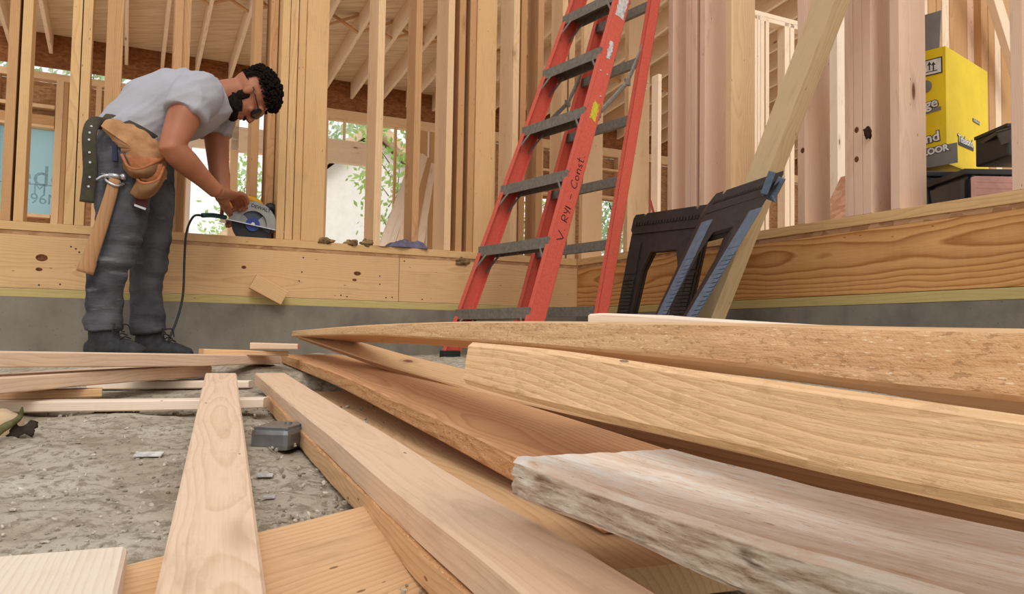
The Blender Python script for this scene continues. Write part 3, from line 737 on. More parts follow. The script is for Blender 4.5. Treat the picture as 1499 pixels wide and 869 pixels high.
# ---------------------------------------------------------------- orange fibreglass stepladder leaning at the corner
M['lad'] = plain('orange_fibreglass', (208, 94, 76), 0.55, 0.3, var=0.07, scale=120, bump=0.08, rgb2=(192, 80, 64))
M['alu'] = plain('dull_aluminium', (134, 128, 118), 0.55, 0.4, 0.35, var=0.10, scale=60)
M['label_w'] = plain('worn_white_sticker', (214, 210, 206), 0.6, var=0.12, scale=60, rgb2=(150, 148, 150))
M['label_y'] = plain('torn_yellow_sticker', (214, 196, 52), 0.6, var=0.1, scale=80)
M['marker'] = plain('black_marker_ink', (32, 18, 18), 0.6)
M['rubber'] = plain('black_rubber', (38, 36, 34), 0.8)
LQ = dict(Ox=-0.0882, Oy=3.4557, ang=-0.9368, hw0=0.2962, hws=0.0572, kf=0.3661, ar0=0.3568, kr=-0.2674, rr=1.0459, z1=0.0993)
ES = Vector((math.cos(LQ['ang']), math.sin(LQ['ang']), 0)); EA = Vector((-math.sin(LQ['ang']), math.cos(LQ['ang']), 0)); LO = Vector((LQ['Ox'], LQ['Oy'], 0))
def lf(sg, z): return LO + ES * sg * (LQ['hw0'] - LQ['hws'] * z) + EA * (LQ['kf'] * z) + UP * z
def lr(sg, z): return LO + ES * sg * (LQ['hw0'] - LQ['hws'] * z) * LQ['rr'] + EA * (LQ['ar0'] - LQ['kr'] * z) + UP * z
ladder = tag(empty('stepladder', LO + UP * -0.11), 'orange fibreglass stepladder with grey metal steps leaning in the framed corner', 'ladder')
ZT = 2.15
def channel(name, fn, sg, z0, z1, webw, flange, th, mat):
    p0, p1 = fn(sg, z0), fn(sg, z1); al = (p1 - p0).normalized()
    xx = (ES * sg); xx = (xx - al * xx.dot(al)).normalized(); yy = al.cross(xx).normalized()
    ln = (p1 - p0).length; c = (p0 + p1) / 2
    bm = bmesh.new()
    bx(bm, c - xx * th / 2, xx, yy, al, th / 2, webw / 2, ln / 2, 0.0015)
    for s in (-1, 1): bx(bm, c - xx * flange / 2 + yy * s * (webw / 2 - th / 2), xx, yy, al, flange / 2, th / 2, ln / 2, 0.0015)
    return link(name, bm_mesh(name, bm), mat, ladder), (p0, al, xx, yy)
rails = {}
for sg in (-1, 1):
    o, rails[('f', sg)] = channel('front_rail', lf, sg, -0.09, ZT, 0.082, 0.030, 0.004, M['lad'])
    o, rails[('r', sg)] = channel('rear_rail', lr, sg, -0.09, ZT, 0.062, 0.026, 0.004, M['lad'])
    for fn, w in ((lf, 0.09), (lr, 0.07)):
        bm = bmesh.new(); p = fn(sg, -0.092); bx(bm, p - ES * sg * 0.014, ES, EA, UP, 0.022, w / 2, 0.022, 0.004); link('foot', bm_mesh('foot', bm), M['rubber'], ladder)
for i in range(7):
    z = LQ['z1'] + 0.305 * i
    if z > ZT: break
    a, b = lf(-1, z), lf(1, z); c = (a + b) / 2; hw = (b - a).length / 2 - 0.005
    bm = bmesh.new()
    bx(bm, c + UP * 0.018 + EA * 0.0, ES, EA, UP, hw, 0.045, 0.0022)                 # tread plate
    bx(bm, c + UP * 0.0 - EA * 0.044, ES, EA, UP, hw, 0.0025, 0.0235)               # front lip
    bx(bm, c + UP * 0.0 + EA * 0.044, ES, EA, UP, hw, 0.0025, 0.0235)
    for k in range(7): bx(bm, c + UP * 0.0205 + EA * (-0.036 + 0.012 * k), ES, EA, UP, hw - 0.01, 0.002, 0.0012)
    st = link('step', bm_mesh('step', bm), M['alu'], ladder)
    for s in (-1, 1):
        e = lf(s, z) - ES * s * 0.03
        for dd in (-0.038, 0.038):
            bm = bmesh.new(); q0 = lf(s, z - 0.10) - ES * s * 0.006 + EA * dd; q1 = lf(s, z - 0.012) - ES * s * 0.075 + EA * dd
            tube(bm, [q0, q1], 0.0065, 6, flat=(EA, 0.35)); link('step_brace', bm_mesh('b', bm), M['alu'], ladder)
    a, b = lr(-1, z + 0.02), lr(1, z + 0.02); bm = bmesh.new(); bx(bm, (a + b) / 2, ES, EA, UP, (b - a).length / 2 - 0.004, 0.012, 0.022); link('rear_bar', bm_mesh('r', bm), M['alu'], ladder)
for s in (-1, 1):
    q0 = lf(s, 1.02) - ES * s * 0.012 + EA * 0.04; q1 = lr(s, 1.50) - ES * s * 0.010; qm = (q0 + q1) / 2 + EA * 0.02 - UP * 0.05
    bm = bmesh.new(); tube(bm, [q0, qm], 0.011, 6, flat=(ES, 0.3)); tube(bm, [qm, q1], 0.011, 6, flat=(ES, 0.3))
    for q in (q0, qm, q1): bx(bm, q, ES, EA, UP, 0.006, 0.016, 0.016, 0.003)
    link('spreader', bm_mesh('s', bm), M['alu'], ladder)
a, b = lf(-1, ZT), lf(1, ZT); c = (a + b) / 2 + EA * 0.08
bm = bmesh.new(); bx(bm, c, ES, EA, UP, (b - a).length / 2 + 0.02, 0.16, 0.03, 0.008); link('top_cap', bm_mesh('t', bm), M['lad'], ladder)
# stickers, rivets and handwriting on the outer web of the near front rail
p0, al, xx, yy = rails[('f', 1)]
if yy.dot(EA) < 0: yy = -yy
def on_rail(px, py): 
    q = hit(px, py, p0, xx); return q
def sticker(name, mat, px, py, w, h, seed, jag=0.006):
    rnd = random.Random(seed); c = on_rail(px, py); bm = bmesh.new()
    c = c - yy * ((c - p0).dot(yy)) * 0.6
    n = 14; pts = []
    for i in range(n): pts.append((-w / 2 + rnd.uniform(0, jag), -h / 2 + h * i / n))
    for i in range(5): pts.append((-w / 2 + w * i / 5, h / 2 - rnd.uniform(0, jag)))
    for i in range(n): pts.append((w / 2 - rnd.uniform(0, jag), h / 2 - h * i / n))
    for i in range(5): pts.append((w / 2 - w * i / 5, -h / 2 + rnd.uniform(0, jag)))
    vs = [bm.verts.new(c + xx * 0.0012 + yy * a + al * b) for a, b in pts]; f = bm.faces.new(vs)
    r = bmesh.ops.extrude_face_region(bm, geom=[f]); bmesh.ops.translate(bm, verts=[v for v in r['geom'] if isinstance(v, bmesh.types.BMVert)], vec=-xx * 0.001)
    bmesh.ops.recalc_face_normals(bm, faces=bm.faces)
    o = link(name, bm_mesh(name, bm), mat, ladder); return o
tag(sticker('sticker', M['label_w'], 911, 10, 0.060, 0.13, 3), 'torn silver-white sticker')
tag(sticker('sticker', M['label_w'], 892, 73, 0.034, 0.10, 5, 0.010), 'half-peeled white sticker')
tag(sticker('sticker', M['label_y'], 873, 164, 0.046, 0.10, 7, 0.012), 'torn yellow sticker')
for px, py in ((879, 103), (889, 109), (879, 141), (948, 121), (946, 131)):
    q = on_rail(px, py)
    if px > 930:
        p2, al2, xx2, yy2 = rails[('r', 1)]; q = hit(px, py, p2, xx2)
    bm = bmesh.new(); bmesh.ops.create_uvsphere(bm, u_segments=8, v_segments=6, radius=0.0045, matrix=Matrix.Translation(q))
    link('rivet', bm_mesh('rivet', bm), M['label_w'], ladder)
STROKES = [  # along-rail coordinate up the rail (u), across (v): letters read running up the rail: V. RYl - Const.
    [(0.00, 0.9), (0.45, 0.0), (0.62, 0.15), (1.0, 1.0)], [(1.32, 0.02), (1.36, 0.06)],
    [(2.2, 0), (2.25, 1.0), (2.7, 0.95), (2.75, 0.6), (2.3, 0.45), (2.8, 0.0)], [(3.0, 0.95), (3.15, 0.5), (3.45, 0.45)], [(3.5, 1.0), (3.4, 0.4), (3.3, -0.1)], [(3.75, 0.95), (3.75, 0.0)],
    [(4.7, 0.5), (5.25, 0.5)],
    [(6.75, 0.9), (6.45, 1.05), (6.1, 0.7), (6.05, 0.25), (6.4, 0.0), (6.8, 0.15)],
    [(7.25, 0.6), (7.0, 0.45), (7.05, 0.1), (7.35, 0.02), (7.5, 0.3), (7.25, 0.6)],
    [(7.75, 0.6), (7.78, 0.0)], [(7.78, 0.4), (8.0, 0.62), (8.2, 0.5), (8.22, 0.0)],
    [(8.8, 0.58), (8.55, 0.55), (8.55, 0.35), (8.8, 0.25), (8.75, 0.0), (8.45, 0.05)],
    [(9.2, 1.1), (9.2, 0.05), (9.45, 0.02)], [(8.95, 0.68), (9.5, 0.72)], [(9.75, 0.02), (9.8, 0.05)]]
w0 = on_rail(818, 352); w1 = on_rail(851, 230); UL = (w1 - w0).length / 9.6; VH = 0.034
for s in STROKES:
    bm = bmesh.new()
    pts = [w0 + al * (u * UL) - yy * ((v - 0.5) * VH) + xx * 0.0012 for u, v in s]
    pts = spline(pts, max(4, len(pts) * 4)) if len(pts) > 2 else pts
    tube(bm, pts, 0.0018 if len(s) > 2 or abs(s[0][0] - s[1][0]) > 0.1 else 0.0026, 6, flat=(xx, 0.35))
    link('handwriting', bm_mesh('handwriting', bm), M['marker'], ladder)

# ---------------------------------------------------------------- diagonal brace plank
M['brace'] = wood('greyish_brace_wood', (206, 180, 140), (176, 144, 104), ring=0.006, ringmix=0.4, knots=0.2)
b0 = P(1016, 522, 3.26); b1 = P(1218, 0, 2.78); al = (b1 - b0).normalized(); b1 = b1 + al * 0.5
wd = (ray(1130, 200).normalized() * -1); 
side_n = al.cross(wd).normalized()
if side_n.x < 0: side_n = -side_n
fn_ = (side_n * 0.70 + wd * 0.71); fn_ = (fn_ - al * fn_.dot(al)).normalized(); tn_ = al.cross(fn_).normalized()
o = wbox('brace_plank', M['brace'], (b0 + b1) / 2, al, tn_, fn_, (b1 - b0).length, 0.075, 0.10, None, 0.003)
tag(o, 'long plank leaning diagonally across the right stud wall behind the sawhorses', 'plank')

# ---------------------------------------------------------------- black folding sawhorses leaning together
M['plast'] = plain('black_sawhorse_plastic', (44, 40, 38), 0.5, 0.4, var=0.2, scale=40, bump=0.1, rgb2=(30, 27, 26))
M['plast_blue'] = plain('blue_grey_plastic_leg', (88, 104, 122), 0.42, 0.5, var=0.1, scale=40)
def sawhorse(label, TL_, TR_, BL_, BR_, out, blue):
    """arch panel from four corners: top left, top right, bottom left, bottom right; out = direction of its thickness"""
    root = tag(empty('sawhorse', (BL_ + BR_) / 2), label, 'sawhorse', None)
    def q(u, v): return (BL_ * (1 - u) + BR_ * u) * (1 - v) + (TL_ * (1 - u) + TR_ * u) * v
    xx = (TR_ - TL_).normalized(); yy = ((TL_ + TR_) - (BL_ + BR_)).normalized(); zz = out
    W = (TR_ - TL_).length; H = ((TL_ + TR_) / 2 - (BL_ + BR_) / 2).length
    # beam with V notches near the ends
    c = q(0.5, 0.955); bm = bmesh.new()
    prof = [(-0.5, 0.0), (-0.5, 0.060), (-0.475, 0.078), (-0.36, 0.078), (-0.35, 0.062), (-0.33, 0.062), (-0.315, 0.078), (0.315, 0.078), (0.33, 0.062), (0.35, 0.062), (0.36, 0.078), (0.475, 0.078), (0.5, 0.060), (0.5, 0.0), (0.46, -0.02), (-0.46, -0.02)]
    fr_ = [bm.verts.new(c + xx * (u * W) + yy * (v - 0.04) + zz * 0.035) for u, v in prof]; bk = [bm.verts.new(c + xx * (u * W) + yy * (v - 0.04) - zz * 0.045) for u, v in prof]
    bm.faces.new(fr_); bm.faces.new(list(reversed(bk)))
    for k in range(len(prof)): bm.faces.new((fr_[k], bk[k], bk[(k + 1) % len(prof)], fr_[(k + 1) % len(prof)]))
    for k in range(24): bx(bm, c + xx * W * (-0.44 + 0.88 * k / 23) + yy * -0.012 + zz * 0.037, xx, yy, zz, W * 0.010, 0.008, 0.004)
    bmesh.ops.recalc_face_normals(bm, faces=bm.faces)
    link('beam', bm_mesh('beam', bm), M['plast'], root)
    # two folded leg panels, one behind the other: each an arch with two ribbed legs
    for lay, off in ((0, 0.012), (1, -0.030)):
        bm = bmesh.new()
        outer = [(0.02, 0.93), (0.98, 0.93), (0.985, 0.86), (1.0, 0.0), (0.80, 0.0), (0.75, 0.62), (0.68, 0.74), (0.34, 0.74), (0.26, 0.62), (0.20, 0.0), (0.0, 0.0), (0.005, 0.86)]
        A = [bm.verts.new(q(u, v) + zz * (off + 0.017)) for u, v in outer]; B = [bm.verts.new(q(u, v) + zz * (off - 0.017)) for u, v in outer]
        n = len(outer)
        bm.faces.new(A); bm.faces.new(list(reversed(B)))
        for k in range(n): bm.faces.new((A[k], B[k], B[(k + 1) % n], A[(k + 1) % n]))
        bmesh.ops.recalc_face_normals(bm, faces=bm.faces)
        bmesh.ops.triangulate(bm, faces=[f for f in bm.faces if len(f.verts) > 4])
        link('leg_panel', bm_mesh('leg_panel', bm), M['plast'], root)
    for s0, s1 in ((0.010, 0.185), (0.815, 0.990)):
        bm = bmesh.new(); nr = 24; ld = (q((s0 + s1) / 2, 0.7) - q((s0 + s1) / 2, 0.0)).normalized(); hw = W * (s1 - s0) / 2
        bx(bm, q((s0 + s1) / 2, 0.42) + zz * 0.030, xx, ld, zz, hw, H * 0.40, 0.003, 0.001)
        for k in range(nr):
            v = 0.03 + 0.56 * k / nr
            for h in (0.26, 0.74):
                bx(bm, q(lerp(s0, s1, h), v) + zz * 0.035, xx, ld, zz, hw * 0.43, H * 0.56 / nr * 0.40, 0.003, 0.0008)
        bx(bm, q((s0 + s1) / 2, 0.70) + zz * 0.035, xx, ld, zz, hw * 0.92, H * 0.10, 0.003, 0.001)
        link('leg_ribs', bm_mesh('leg_ribs', bm), M['plast_blue'] if blue else M['plast'], root)
    return root
sh1 = sawhorse('black plastic sawhorse standing upright nearer the orange ladder',
         P(932, 318, 3.68), P(1045, 302, 3.20), P(893, 536, 3.55), P(990, 538, 3.10), (NB * -0.55 - DA * 0.8).normalized(), False)
sh2 = sawhorse('sawhorse with blue-grey ribbed legs leaning on the diagonal plank',
         P(1040, 292, 3.14), P(1142, 258, 2.80), P(925, 540, 2.96), P(968, 541, 2.72), Vector((0.25, -0.85, 0.45)).normalized(), True)
# forked end of the leaning sawhorse's beam
tr_ = P(1142, 258, 2.80); tl_ = P(1040, 292, 3.14); xb = (tr_ - tl_).normalized(); zb_ = Vector((0.25, -0.85, 0.45)).normalized(); zb_ = (zb_ - xb * zb_.dot(xb)).normalized(); yb = zb_.cross(xb).normalized()
if yb.z < 0: yb = -yb
bm = bmesh.new()
for qa, qb in (((1119, 284), (1131, 251)), ((1131, 287), (1145, 260))):
    pa, pb = P(*qa, 2.80), P(*qb, 2.77); dd = (pb - pa).normalized(); sd = dd.cross(zb_).normalized(); z3 = sd.cross(dd).normalized()
    bx(bm, (pa + pb) / 2, sd, dd, z3, 0.013, (pb - pa).length / 2, 0.013, 0.003)
pa, pb = P(1118, 284, 2.81), P(1133, 290, 2.79); dd = (pb - pa).normalized(); sd = dd.cross(zb_).normalized()
bx(bm, (pa + pb) / 2, dd, sd, zb_, 0.026, 0.012, 0.013, 0.003)
link('beam_fork', bm_mesh('fork', bm), M['plast_blue'], sh2)
M['red'] = plain('red_strap', (168, 30, 26), 0.5)
bm = bmesh.new(); q0 = P(951, 292, 3.8); q1 = P(972, 365, 3.75); tube(bm, [q0, (q0 + q1) / 2, q1], 0.008, 6, flat=(NB, 0.4)); o = link('red_strap', bm_mesh('s', bm), M['red']); tag(o, 'thin red strap hanging behind the upright black sawhorse', 'strap')

# ---------------------------------------------------------------- yellow box, bins and clutter behind the right wall
M['box_y'] = plain('yellow_printed_cardboard', (236, 204, 30), 0.6, 0.3, var=0.04, scale=8)
M['box_y2'] = plain('yellow_cardboard_shade', (232, 196, 24), 0.6, 0.3, var=0.04, scale=8)
M['box_g'] = plain('grey_printed_cardboard', (128, 126, 122), 0.7, var=0.06, scale=12)
M['ink'] = plain('dark_print', (52, 50, 48), 0.6); M['white_ink'] = plain('white_print', (234, 232, 226), 0.6)
M['bin'] = plain('smoky_dark_plastic', (52, 54, 58), 0.25, 0.6, var=0.2, scale=14)
M['bin_lid'] = plain('black_bin_lid', (44, 42, 42), 0.45, 0.5)
M['pink'] = plain('pink_foam_sheet', (216, 168, 160), 0.75, var=0.05, scale=30)
M['dkmetal'] = plain('dusty_grey_flashing', (84, 78, 72), 0.55, 0.5, 0.2)
DBX = 2.86
e0 = P(1386, 239, DBX); e1 = P(1376.6, 67, DBX); up_ = UP
hb = (e1 - e0).length; e1 = e0 + UP * hb
r1 = P(1447, 227, DBX + 0.27); r1.z = e0.z; rr_ = (r1 - e0); wR = rr_.length; rdir = rr_.normalized()
ldir = Vector((-rdir.y, rdir.x, 0))
wL = 0.30
box = tag(empty('cardboard_box', e0), 'tall yellow printed cardboard box on dark bins behind the right studs', 'box')
cc = e0 + rdir * wR / 2 + ldir * wL / 2 + UP * hb / 2
bm = bmesh.new(); t_ = 0.004
bx(bm, e0 + rdir * wR / 2 + ldir * wL / 2 + UP * 0.003, rdir, ldir, UP, wR / 2, wL / 2, 0.003)
bx(bm, e0 + rdir * wR / 2 + ldir * 0.003 + UP * hb / 2, rdir, ldir, UP, wR / 2, 0.003, hb / 2, 0.001)
bx(bm, e0 + rdir * wR / 2 + ldir * (wL - 0.003) + UP * hb / 2, rdir, ldir, UP, wR / 2, 0.003, hb / 2, 0.001)
bx(bm, e0 + rdir * 0.003 + ldir * wL / 2 + UP * hb / 2, rdir, ldir, UP, 0.003, wL / 2 - 0.006, hb / 2, 0.001)
bx(bm, e0 + rdir * (wR - 0.003) + ldir * wL / 2 + UP * hb / 2, rdir, ldir, UP, 0.003, wL / 2 - 0.006, hb / 2, 0.001)
link('carton', bm_mesh('carton', bm), M['box_y'], box)
bm = bmesh.new(); fdir = (UP * 0.985 + rdir * 0.14).normalized()
bx(bm, e1 + ldir * (wL / 2 + 0.01) + rdir * 0.003 + fdir * 0.075, ldir, rdir, fdir, wL / 2 - 0.012, 0.003, 0.075, 0.001)
link('flap', bm_mesh('flap', bm), M['box_g'], box)
RN, LN = -ldir, -rdir     # outward normals of the right-hand and left-hand faces
def on_R(px, py): return hit(px, py, e0 + RN * 0.001, RN)
def on_L(px, py): return hit(px, py, e0 + LN * 0.001, LN)
def print_text(body, face, px, py, size, mat, dep=0.0006, tilt=0.0, bold=0.0):
    c = on_R(px, py) if face == 'R' else on_L(px, py)
    x, n_ = (rdir, RN) if face == 'R' else (-ldir, LN)
    y = UP
    x2 = x * math.cos(tilt) + y * math.sin(tilt); y2 = y * math.cos(tilt) - x * math.sin(tilt)
    link('lettering', text_mesh(body, size, basis(x2, y2, n_, c + n_ * 0.0008), dep, bold), mat, box)
def print_patch(name, face, px, py, w, h, mat, lift=0.0006, tilt=0.0):
    c = on_R(px, py) if face == 'R' else on_L(px, py); x, n_ = (rdir, RN) if face == 'R' else (-ldir, LN)
    x2 = x * math.cos(tilt) + UP * math.sin(tilt); y2 = UP * math.cos(tilt) - x * math.sin(tilt)
    bm = bmesh.new(); bx(bm, c + n_ * lift, x2, y2, n_, w / 2, h / 2, 0.0004); link(name, bm_mesh(name, bm), mat, box)
print_patch('text_backing', 'R', 1414, 213, 0.150, 0.020, M['ink'], 0.0004, 0.0)
print_text('Titebond', 'R', 1413, 207, 0.040, M['white_ink'], 0.0012, 0.0, 0.0008)
print_text('Titebond', 'R', 1413, 207, 0.040, M['ink'], 0.0002, 0.0, 0.003)
print_patch('text_backing', 'R', 1429, 178, 0.07, 0.014, M['ink'], 0.0006, -0.05); print_text('Titebond', 'R', 1429, 178, 0.019, M['white_ink'], 0.0012, -0.05)
print_patch('arrow_panel', 'L', 1364, 98, 0.075, 0.062, M['ink'], 0.0006); print_patch('arrow_panel', 'L', 1364, 98, 0.066, 0.054, M['white_ink'], 0.0010)
for dx in (-3.2, 2.6):
    c = on_L(1364 + dx, 97); bm = bmesh.new(); bx(bm, c + LN * 0.0018 - UP * 0.004, -ldir, UP, LN, 0.0022, 0.012, 0.0004)
    v = [bm.verts.new(c + LN * 0.002 + UP * 0.018), bm.verts.new(c + LN * 0.002 + UP * 0.004 - ldir * 0.008), bm.verts.new(c + LN * 0.002 + UP * 0.004 + ldir * 0.008)]; bm.faces.new(v)
    link('arrow', bm_mesh('arrow', bm), M['ink'], box)
print_patch('arrow_line', 'L', 1364, 104.5, 0.04, 0.003, M['ink'], 0.0016)
bm = bmesh.new(); c = on_L(1354.5, 127); bmesh.ops.create_cone(bm, cap_ends=True, segments=20, radius1=0.024, radius2=0.024, depth=0.001, matrix=basis(-ldir, UP, LN, c + LN * 0.0008)); link('round_seal', bm_mesh('seal', bm), M['box_g'], box)
print_text('age', 'L', 1359, 153, 0.050, M['white_ink'], 0.0012, 0.10, 0.0012); print_text('age', 'L', 1359, 153, 0.050, M['ink'], 0.0002, 0.10, 0.004); print_patch('text_backing', 'L', 1360, 163, 0.085, 0.014, M['box_g'], 0.0006, 0.10)
print_text('ond', 'L', 1359, 203, 0.052, M['white_ink'], 0.0012, 0.10, 0.0012); print_text('ond', 'L', 1359, 203, 0.052, M['ink'], 0.0002, 0.10, 0.004)
print_patch('grey_panel', 'L', 1368, 229, 0.16, 0.075, M['box_g'], 0.0006, 0.02)
print_text('FLOOR', 'L', 1366.5, 221, 0.033, M['white_ink'], 0.0016, 0.10, 0.0016); print_text('FLOOR', 'L', 1366.5, 221, 0.033, M['ink'], 0.0006, 0.10, 0.004)
def bin_(label, px0, px1, ytop, D, dep, front=None):
    p0 = P(px0, ytop, D); p1 = P(px1, ytop, D); x = (rdir * 0.35 + Vector((1, -0.25, 0))).normalized(); x = (p1 - p0); x.z = 0; w = x.length; x.normalize(); y = Vector((-x.y, x.x, 0))
    z0 = Z_OSB1 + 0.002; h = p0.z - z0
    root = tag(empty('storage_bin', Vector(((p0.x + p1.x) / 2, (p0.y + p1.y) / 2, z0))), label, 'bin')
    bm = bmesh.new()
    c = (p0 + p1) / 2 + y * dep / 2; c.z = z0
    # tapered tub
    v = []
    for zz, k in ((0, 0.90), (h - 0.03, 1.0)):
        for sx, sy in ((-1, -1), (1, -1), (1, 1), (-1, 1)): v.append(bm.verts.new(c + x * (sx * w / 2 * k) + y * (sy * dep / 2 * k) + UP * zz))
    bm.faces.new(v[3::-1]); bm.faces.new(v[4:8])
    for k in range(4): bm.faces.new((v[k], v[(k + 1) % 4], v[4 + (k + 1) % 4], v[4 + k]))
    bmesh.ops.bevel(bm, geom=list(bm.edges), offset=0.012, segments=2, affect='EDGES')
    for s in (-0.4, 0.0, 0.4): bx(bm, c + x * s * w - y * dep / 2 * 0.97 + UP * h * 0.5, x, y, UP, 0.006, 0.006, h * 0.36, 0.002)
    bmesh.ops.recalc_face_normals(bm, faces=bm.faces)
    link('tub', bm_mesh('tub', bm), M['bin'], root)
    bm = bmesh.new(); bx(bm, c + UP * (h - 0.02), x, y, UP, w / 2 + 0.012, dep / 2 + 0.012, 0.010, 0.004); bx(bm, c + UP * (h - 0.007), x, y, UP, w / 2 - 0.03, dep / 2 - 0.03, 0.006, 0.002)
    link('lid', bm_mesh('lid', bm), M['bin_lid'], root)
    return c, x, y, h, z0
c1, x1, y1, h1, z1 = bin_('dark bin under the yellow box', 1354, 1409, 247, 2.86, 0.36)
c2, x2, y2, h2, z2 = bin_('grey-rimmed dark bin right of the one under the box', 1414, 1520, 243, 2.62, 0.36)
q = P(1424, 258, 2.545); q2 = P(1484, 250, 2.545); xx = (q2 - q); xx.z = 0; wq = xx.length; xx.normalize(); yy = Vector((-xx.y, xx.x, 0))
bm = bmesh.new(); cq = (q + q2) / 2; cq.z = (q.z + Z_OSB1) / 2; bx(bm, cq, xx, yy, UP, wq / 2, 0.012, (q.z - Z_OSB1) / 2 - 0.001, 0.002)
for k in range(1, 6): bx(bm, Vector((cq.x, cq.y, lerp(Z_OSB1, q.z, k / 6))) - yy * 0.012, xx, yy, UP, wq / 2 - 0.004, 0.001, 0.0012)
o = link('foam_sheet', bm_mesh('foam', bm), M['pink']); tag(o, 'pink foam sheet standing before the right-hand bin', 'foam sheet')
al_ = (P(1545, 172, 2.62) - P(1457, 200, 2.66)).normalized(); cfl = (P(1545, 172, 2.62) + P(1457, 200, 2.66)) / 2; ny = Vector((-al_.y, al_.x, 0)).normalized(); nz = al_.cross(ny)
bm = bmesh.new(); bx(bm, cfl, al_, ny, nz, 0.125, 0.09, 0.006, 0.002); bx(bm, cfl - ny * 0.085 - nz * 0.02, al_, ny, nz, 0.125, 0.005, 0.024, 0.002)
bx(bm, cfl - nz * 0.035 + ny * 0.03, al_, ny, nz, 0.10, 0.06, 0.012, 0.002)
o = link('metal_flashing', bm_mesh('flash', bm), M['dkmetal']); tag(o, 'bent dark metal flashing lying on the right-hand bin', 'flashing')
bm = bmesh.new(); cb = P(1478, 216, 2.66); bx(bm, cb, x2, y2, UP, 0.065, 0.09, 0.05, 0.006); bx(bm, cb + UP * 0.053, x2, y2, UP, 0.068, 0.093, 0.006, 0.002)
o = link('tool_case', bm_mesh('case', bm), M['bin_lid']); tag(o, 'small black case under the dark flashing on the right-hand bin', 'case')
q0 = P(1206, 320, 4.3); bm = bmesh.new(); q1 = P(1212, 256, 4.5); xo = (P(1246, 318, 4.1) - q0); xo.z = 0; xo.normalize(); zo = (q1 - q0); zo = zo.normalized(); zo = (zo - xo * zo.dot(xo)).normalized()
bx(bm, q0 + xo * 0.09 + zo * 0.12, xo, zo.cross(xo).normalized(), zo, 0.11, 0.006, 0.16, 0.001)
o = link('osb_scrap', bm_mesh('osb_scrap', bm), M['osb_pink']); tag(o, 'pinkish strand-board scrap leaning behind the right studs', 'board')
# ---------------------------------------------------------------- the bending worker
M['skin'] = plain('tanned_skin', (166, 106, 76), 0.5, 0.35, var=0.10, scale=9, rgb2=(146, 86, 60))
M['shirt'] = plain('grey_cotton', (168, 166, 172), 0.9, 0.1, var=0.02, scale=220, bump=0.08)
def denim():
    t = NT('worn_dark_denim'); tc = t.node('ShaderNodeTexCoord'); o = tc.outputs['Object']
    a = t.noise(o, 9, 4); b = t.noise(o, 300, 2); cr = t.noise(t.scale(o, 8, 8, 34), 1.0, 4, 0.6)
    c = t.ramp(a, [(0.3, srgb(58, 58, 62)), (0.7, srgb(94, 94, 98))])
    c = t.mix(t.ramp(cr, [(0.60, (0, 0, 0)), (0.76, (0.55, 0.55, 0.55))]), c, srgb(140, 138, 140))
    t.bump(t.math('ADD', t.math('MULTIPLY', cr, 2.0), t.math('MULTIPLY', b, 0.4)), 0.5, 0.008)
    return t.out(c, 0.9, 0.1)
M['denim'] = denim()
M['boot'] = plain('dark_work_boot', (58, 58, 60), 0.75, 0.2, var=0.15, scale=30, bump=0.2)
M['leather'] = plain('tan_suede_leather', (186, 142, 102), 0.88, 0.1, var=0.12, scale=18, bump=0.35, rgb2=(150, 106, 70))
M['leather2'] = plain('orange_brown_leather', (176, 108, 68), 0.7, 0.2, var=0.12, scale=26, bump=0.2)
M['strap'] = plain('dark_olive_strap', (72, 66, 52), 0.7, 0.2, var=0.1, scale=30)
M['steel'] = plain('polished_steel', (190, 190, 192), 0.25, 0.5, 0.9, var=0.05)
M['hair'] = plain('black_curly_hair', (30, 21, 16), 0.9, 0.1, var=0.25, scale=60)
M['beard'] = plain('black_beard', (36, 26, 21), 0.9, 0.1, var=0.2, scale=80)
M['shade'] = plain('black_sunglass_lens', (14, 13, 15), 0.12, 0.6)
NN = -NB                                    # toward the viewer
HIPP = P(192, 222, 3.27)
def S(px, py, off=0.0): return hit(px, py, HIPP + NN * off, NN)
gm = ground_z(HIPP.x, HIPP.y)
person = tag(empty('person', Vector((HIPP.x, HIPP.y, gm))), 'bearded person in grey t-shirt, jeans and tool belt bending over a saw', 'person')
FEET = {}
NH, FH = 0.10, -0.10                        # near and far hip offsets
body = bmesh.new()
# trunk
limb(body, [(S(186, 240), .15, .10), (S(193, 218), .15, .105), (S(206, 192), .130, .094), (S(228, 170), .138, .100), (S(258, 158), .15, .104), (S(288, 154), .155, .098), (S(310, 150), .125, .078), (S(326, 143), .072, .062)], NN)
# neck and head
limb(body, [(S(306, 144), .09, .085), (S(326, 139), .066, .066), (S(344, 135), .060, .062), (S(357, 136), .060, .066)], NN)
HC = S(365, 139, 0.0)
HU = (DA * 0.945 + UP * 0.327).normalized(); HF = (DA * 0.327 - UP * 0.945).normalized(); HL = NN
ell(body, HC + HU * 0.022 - HF * 0.012, (HL, HF, HU), (.076, .098, .094))
ell(body, HC + HF * 0.030 - HU * 0.030, (HL, HF, HU), (.064, .070, .078))      # face
ell(body, HC + HF * 0.052 - HU * 0.092, (HL, HF, HU), (.046, .044, .034))      # jaw and chin
ell(body, HC + HF * 0.082 + HU * 0.022, (HL, HF, HU), (.056, .022, .020))      # brow
limb(body, [(HC + HF * 0.088 + HU * 0.010, .009, .008), (HC + HF * 0.106 - HU * 0.018, .012, .012), (HC + HF * 0.116 - HU * 0.034, .017, .012), (HC + HF * 0.092 - HU * 0.044, .018, .008)], HL, 12)
for dz in (-0.060, -0.071): ell(body, HC + HF * 0.092 + HU * dz, (HL, HF, HU), (.024, .010, .006), 12, 8)
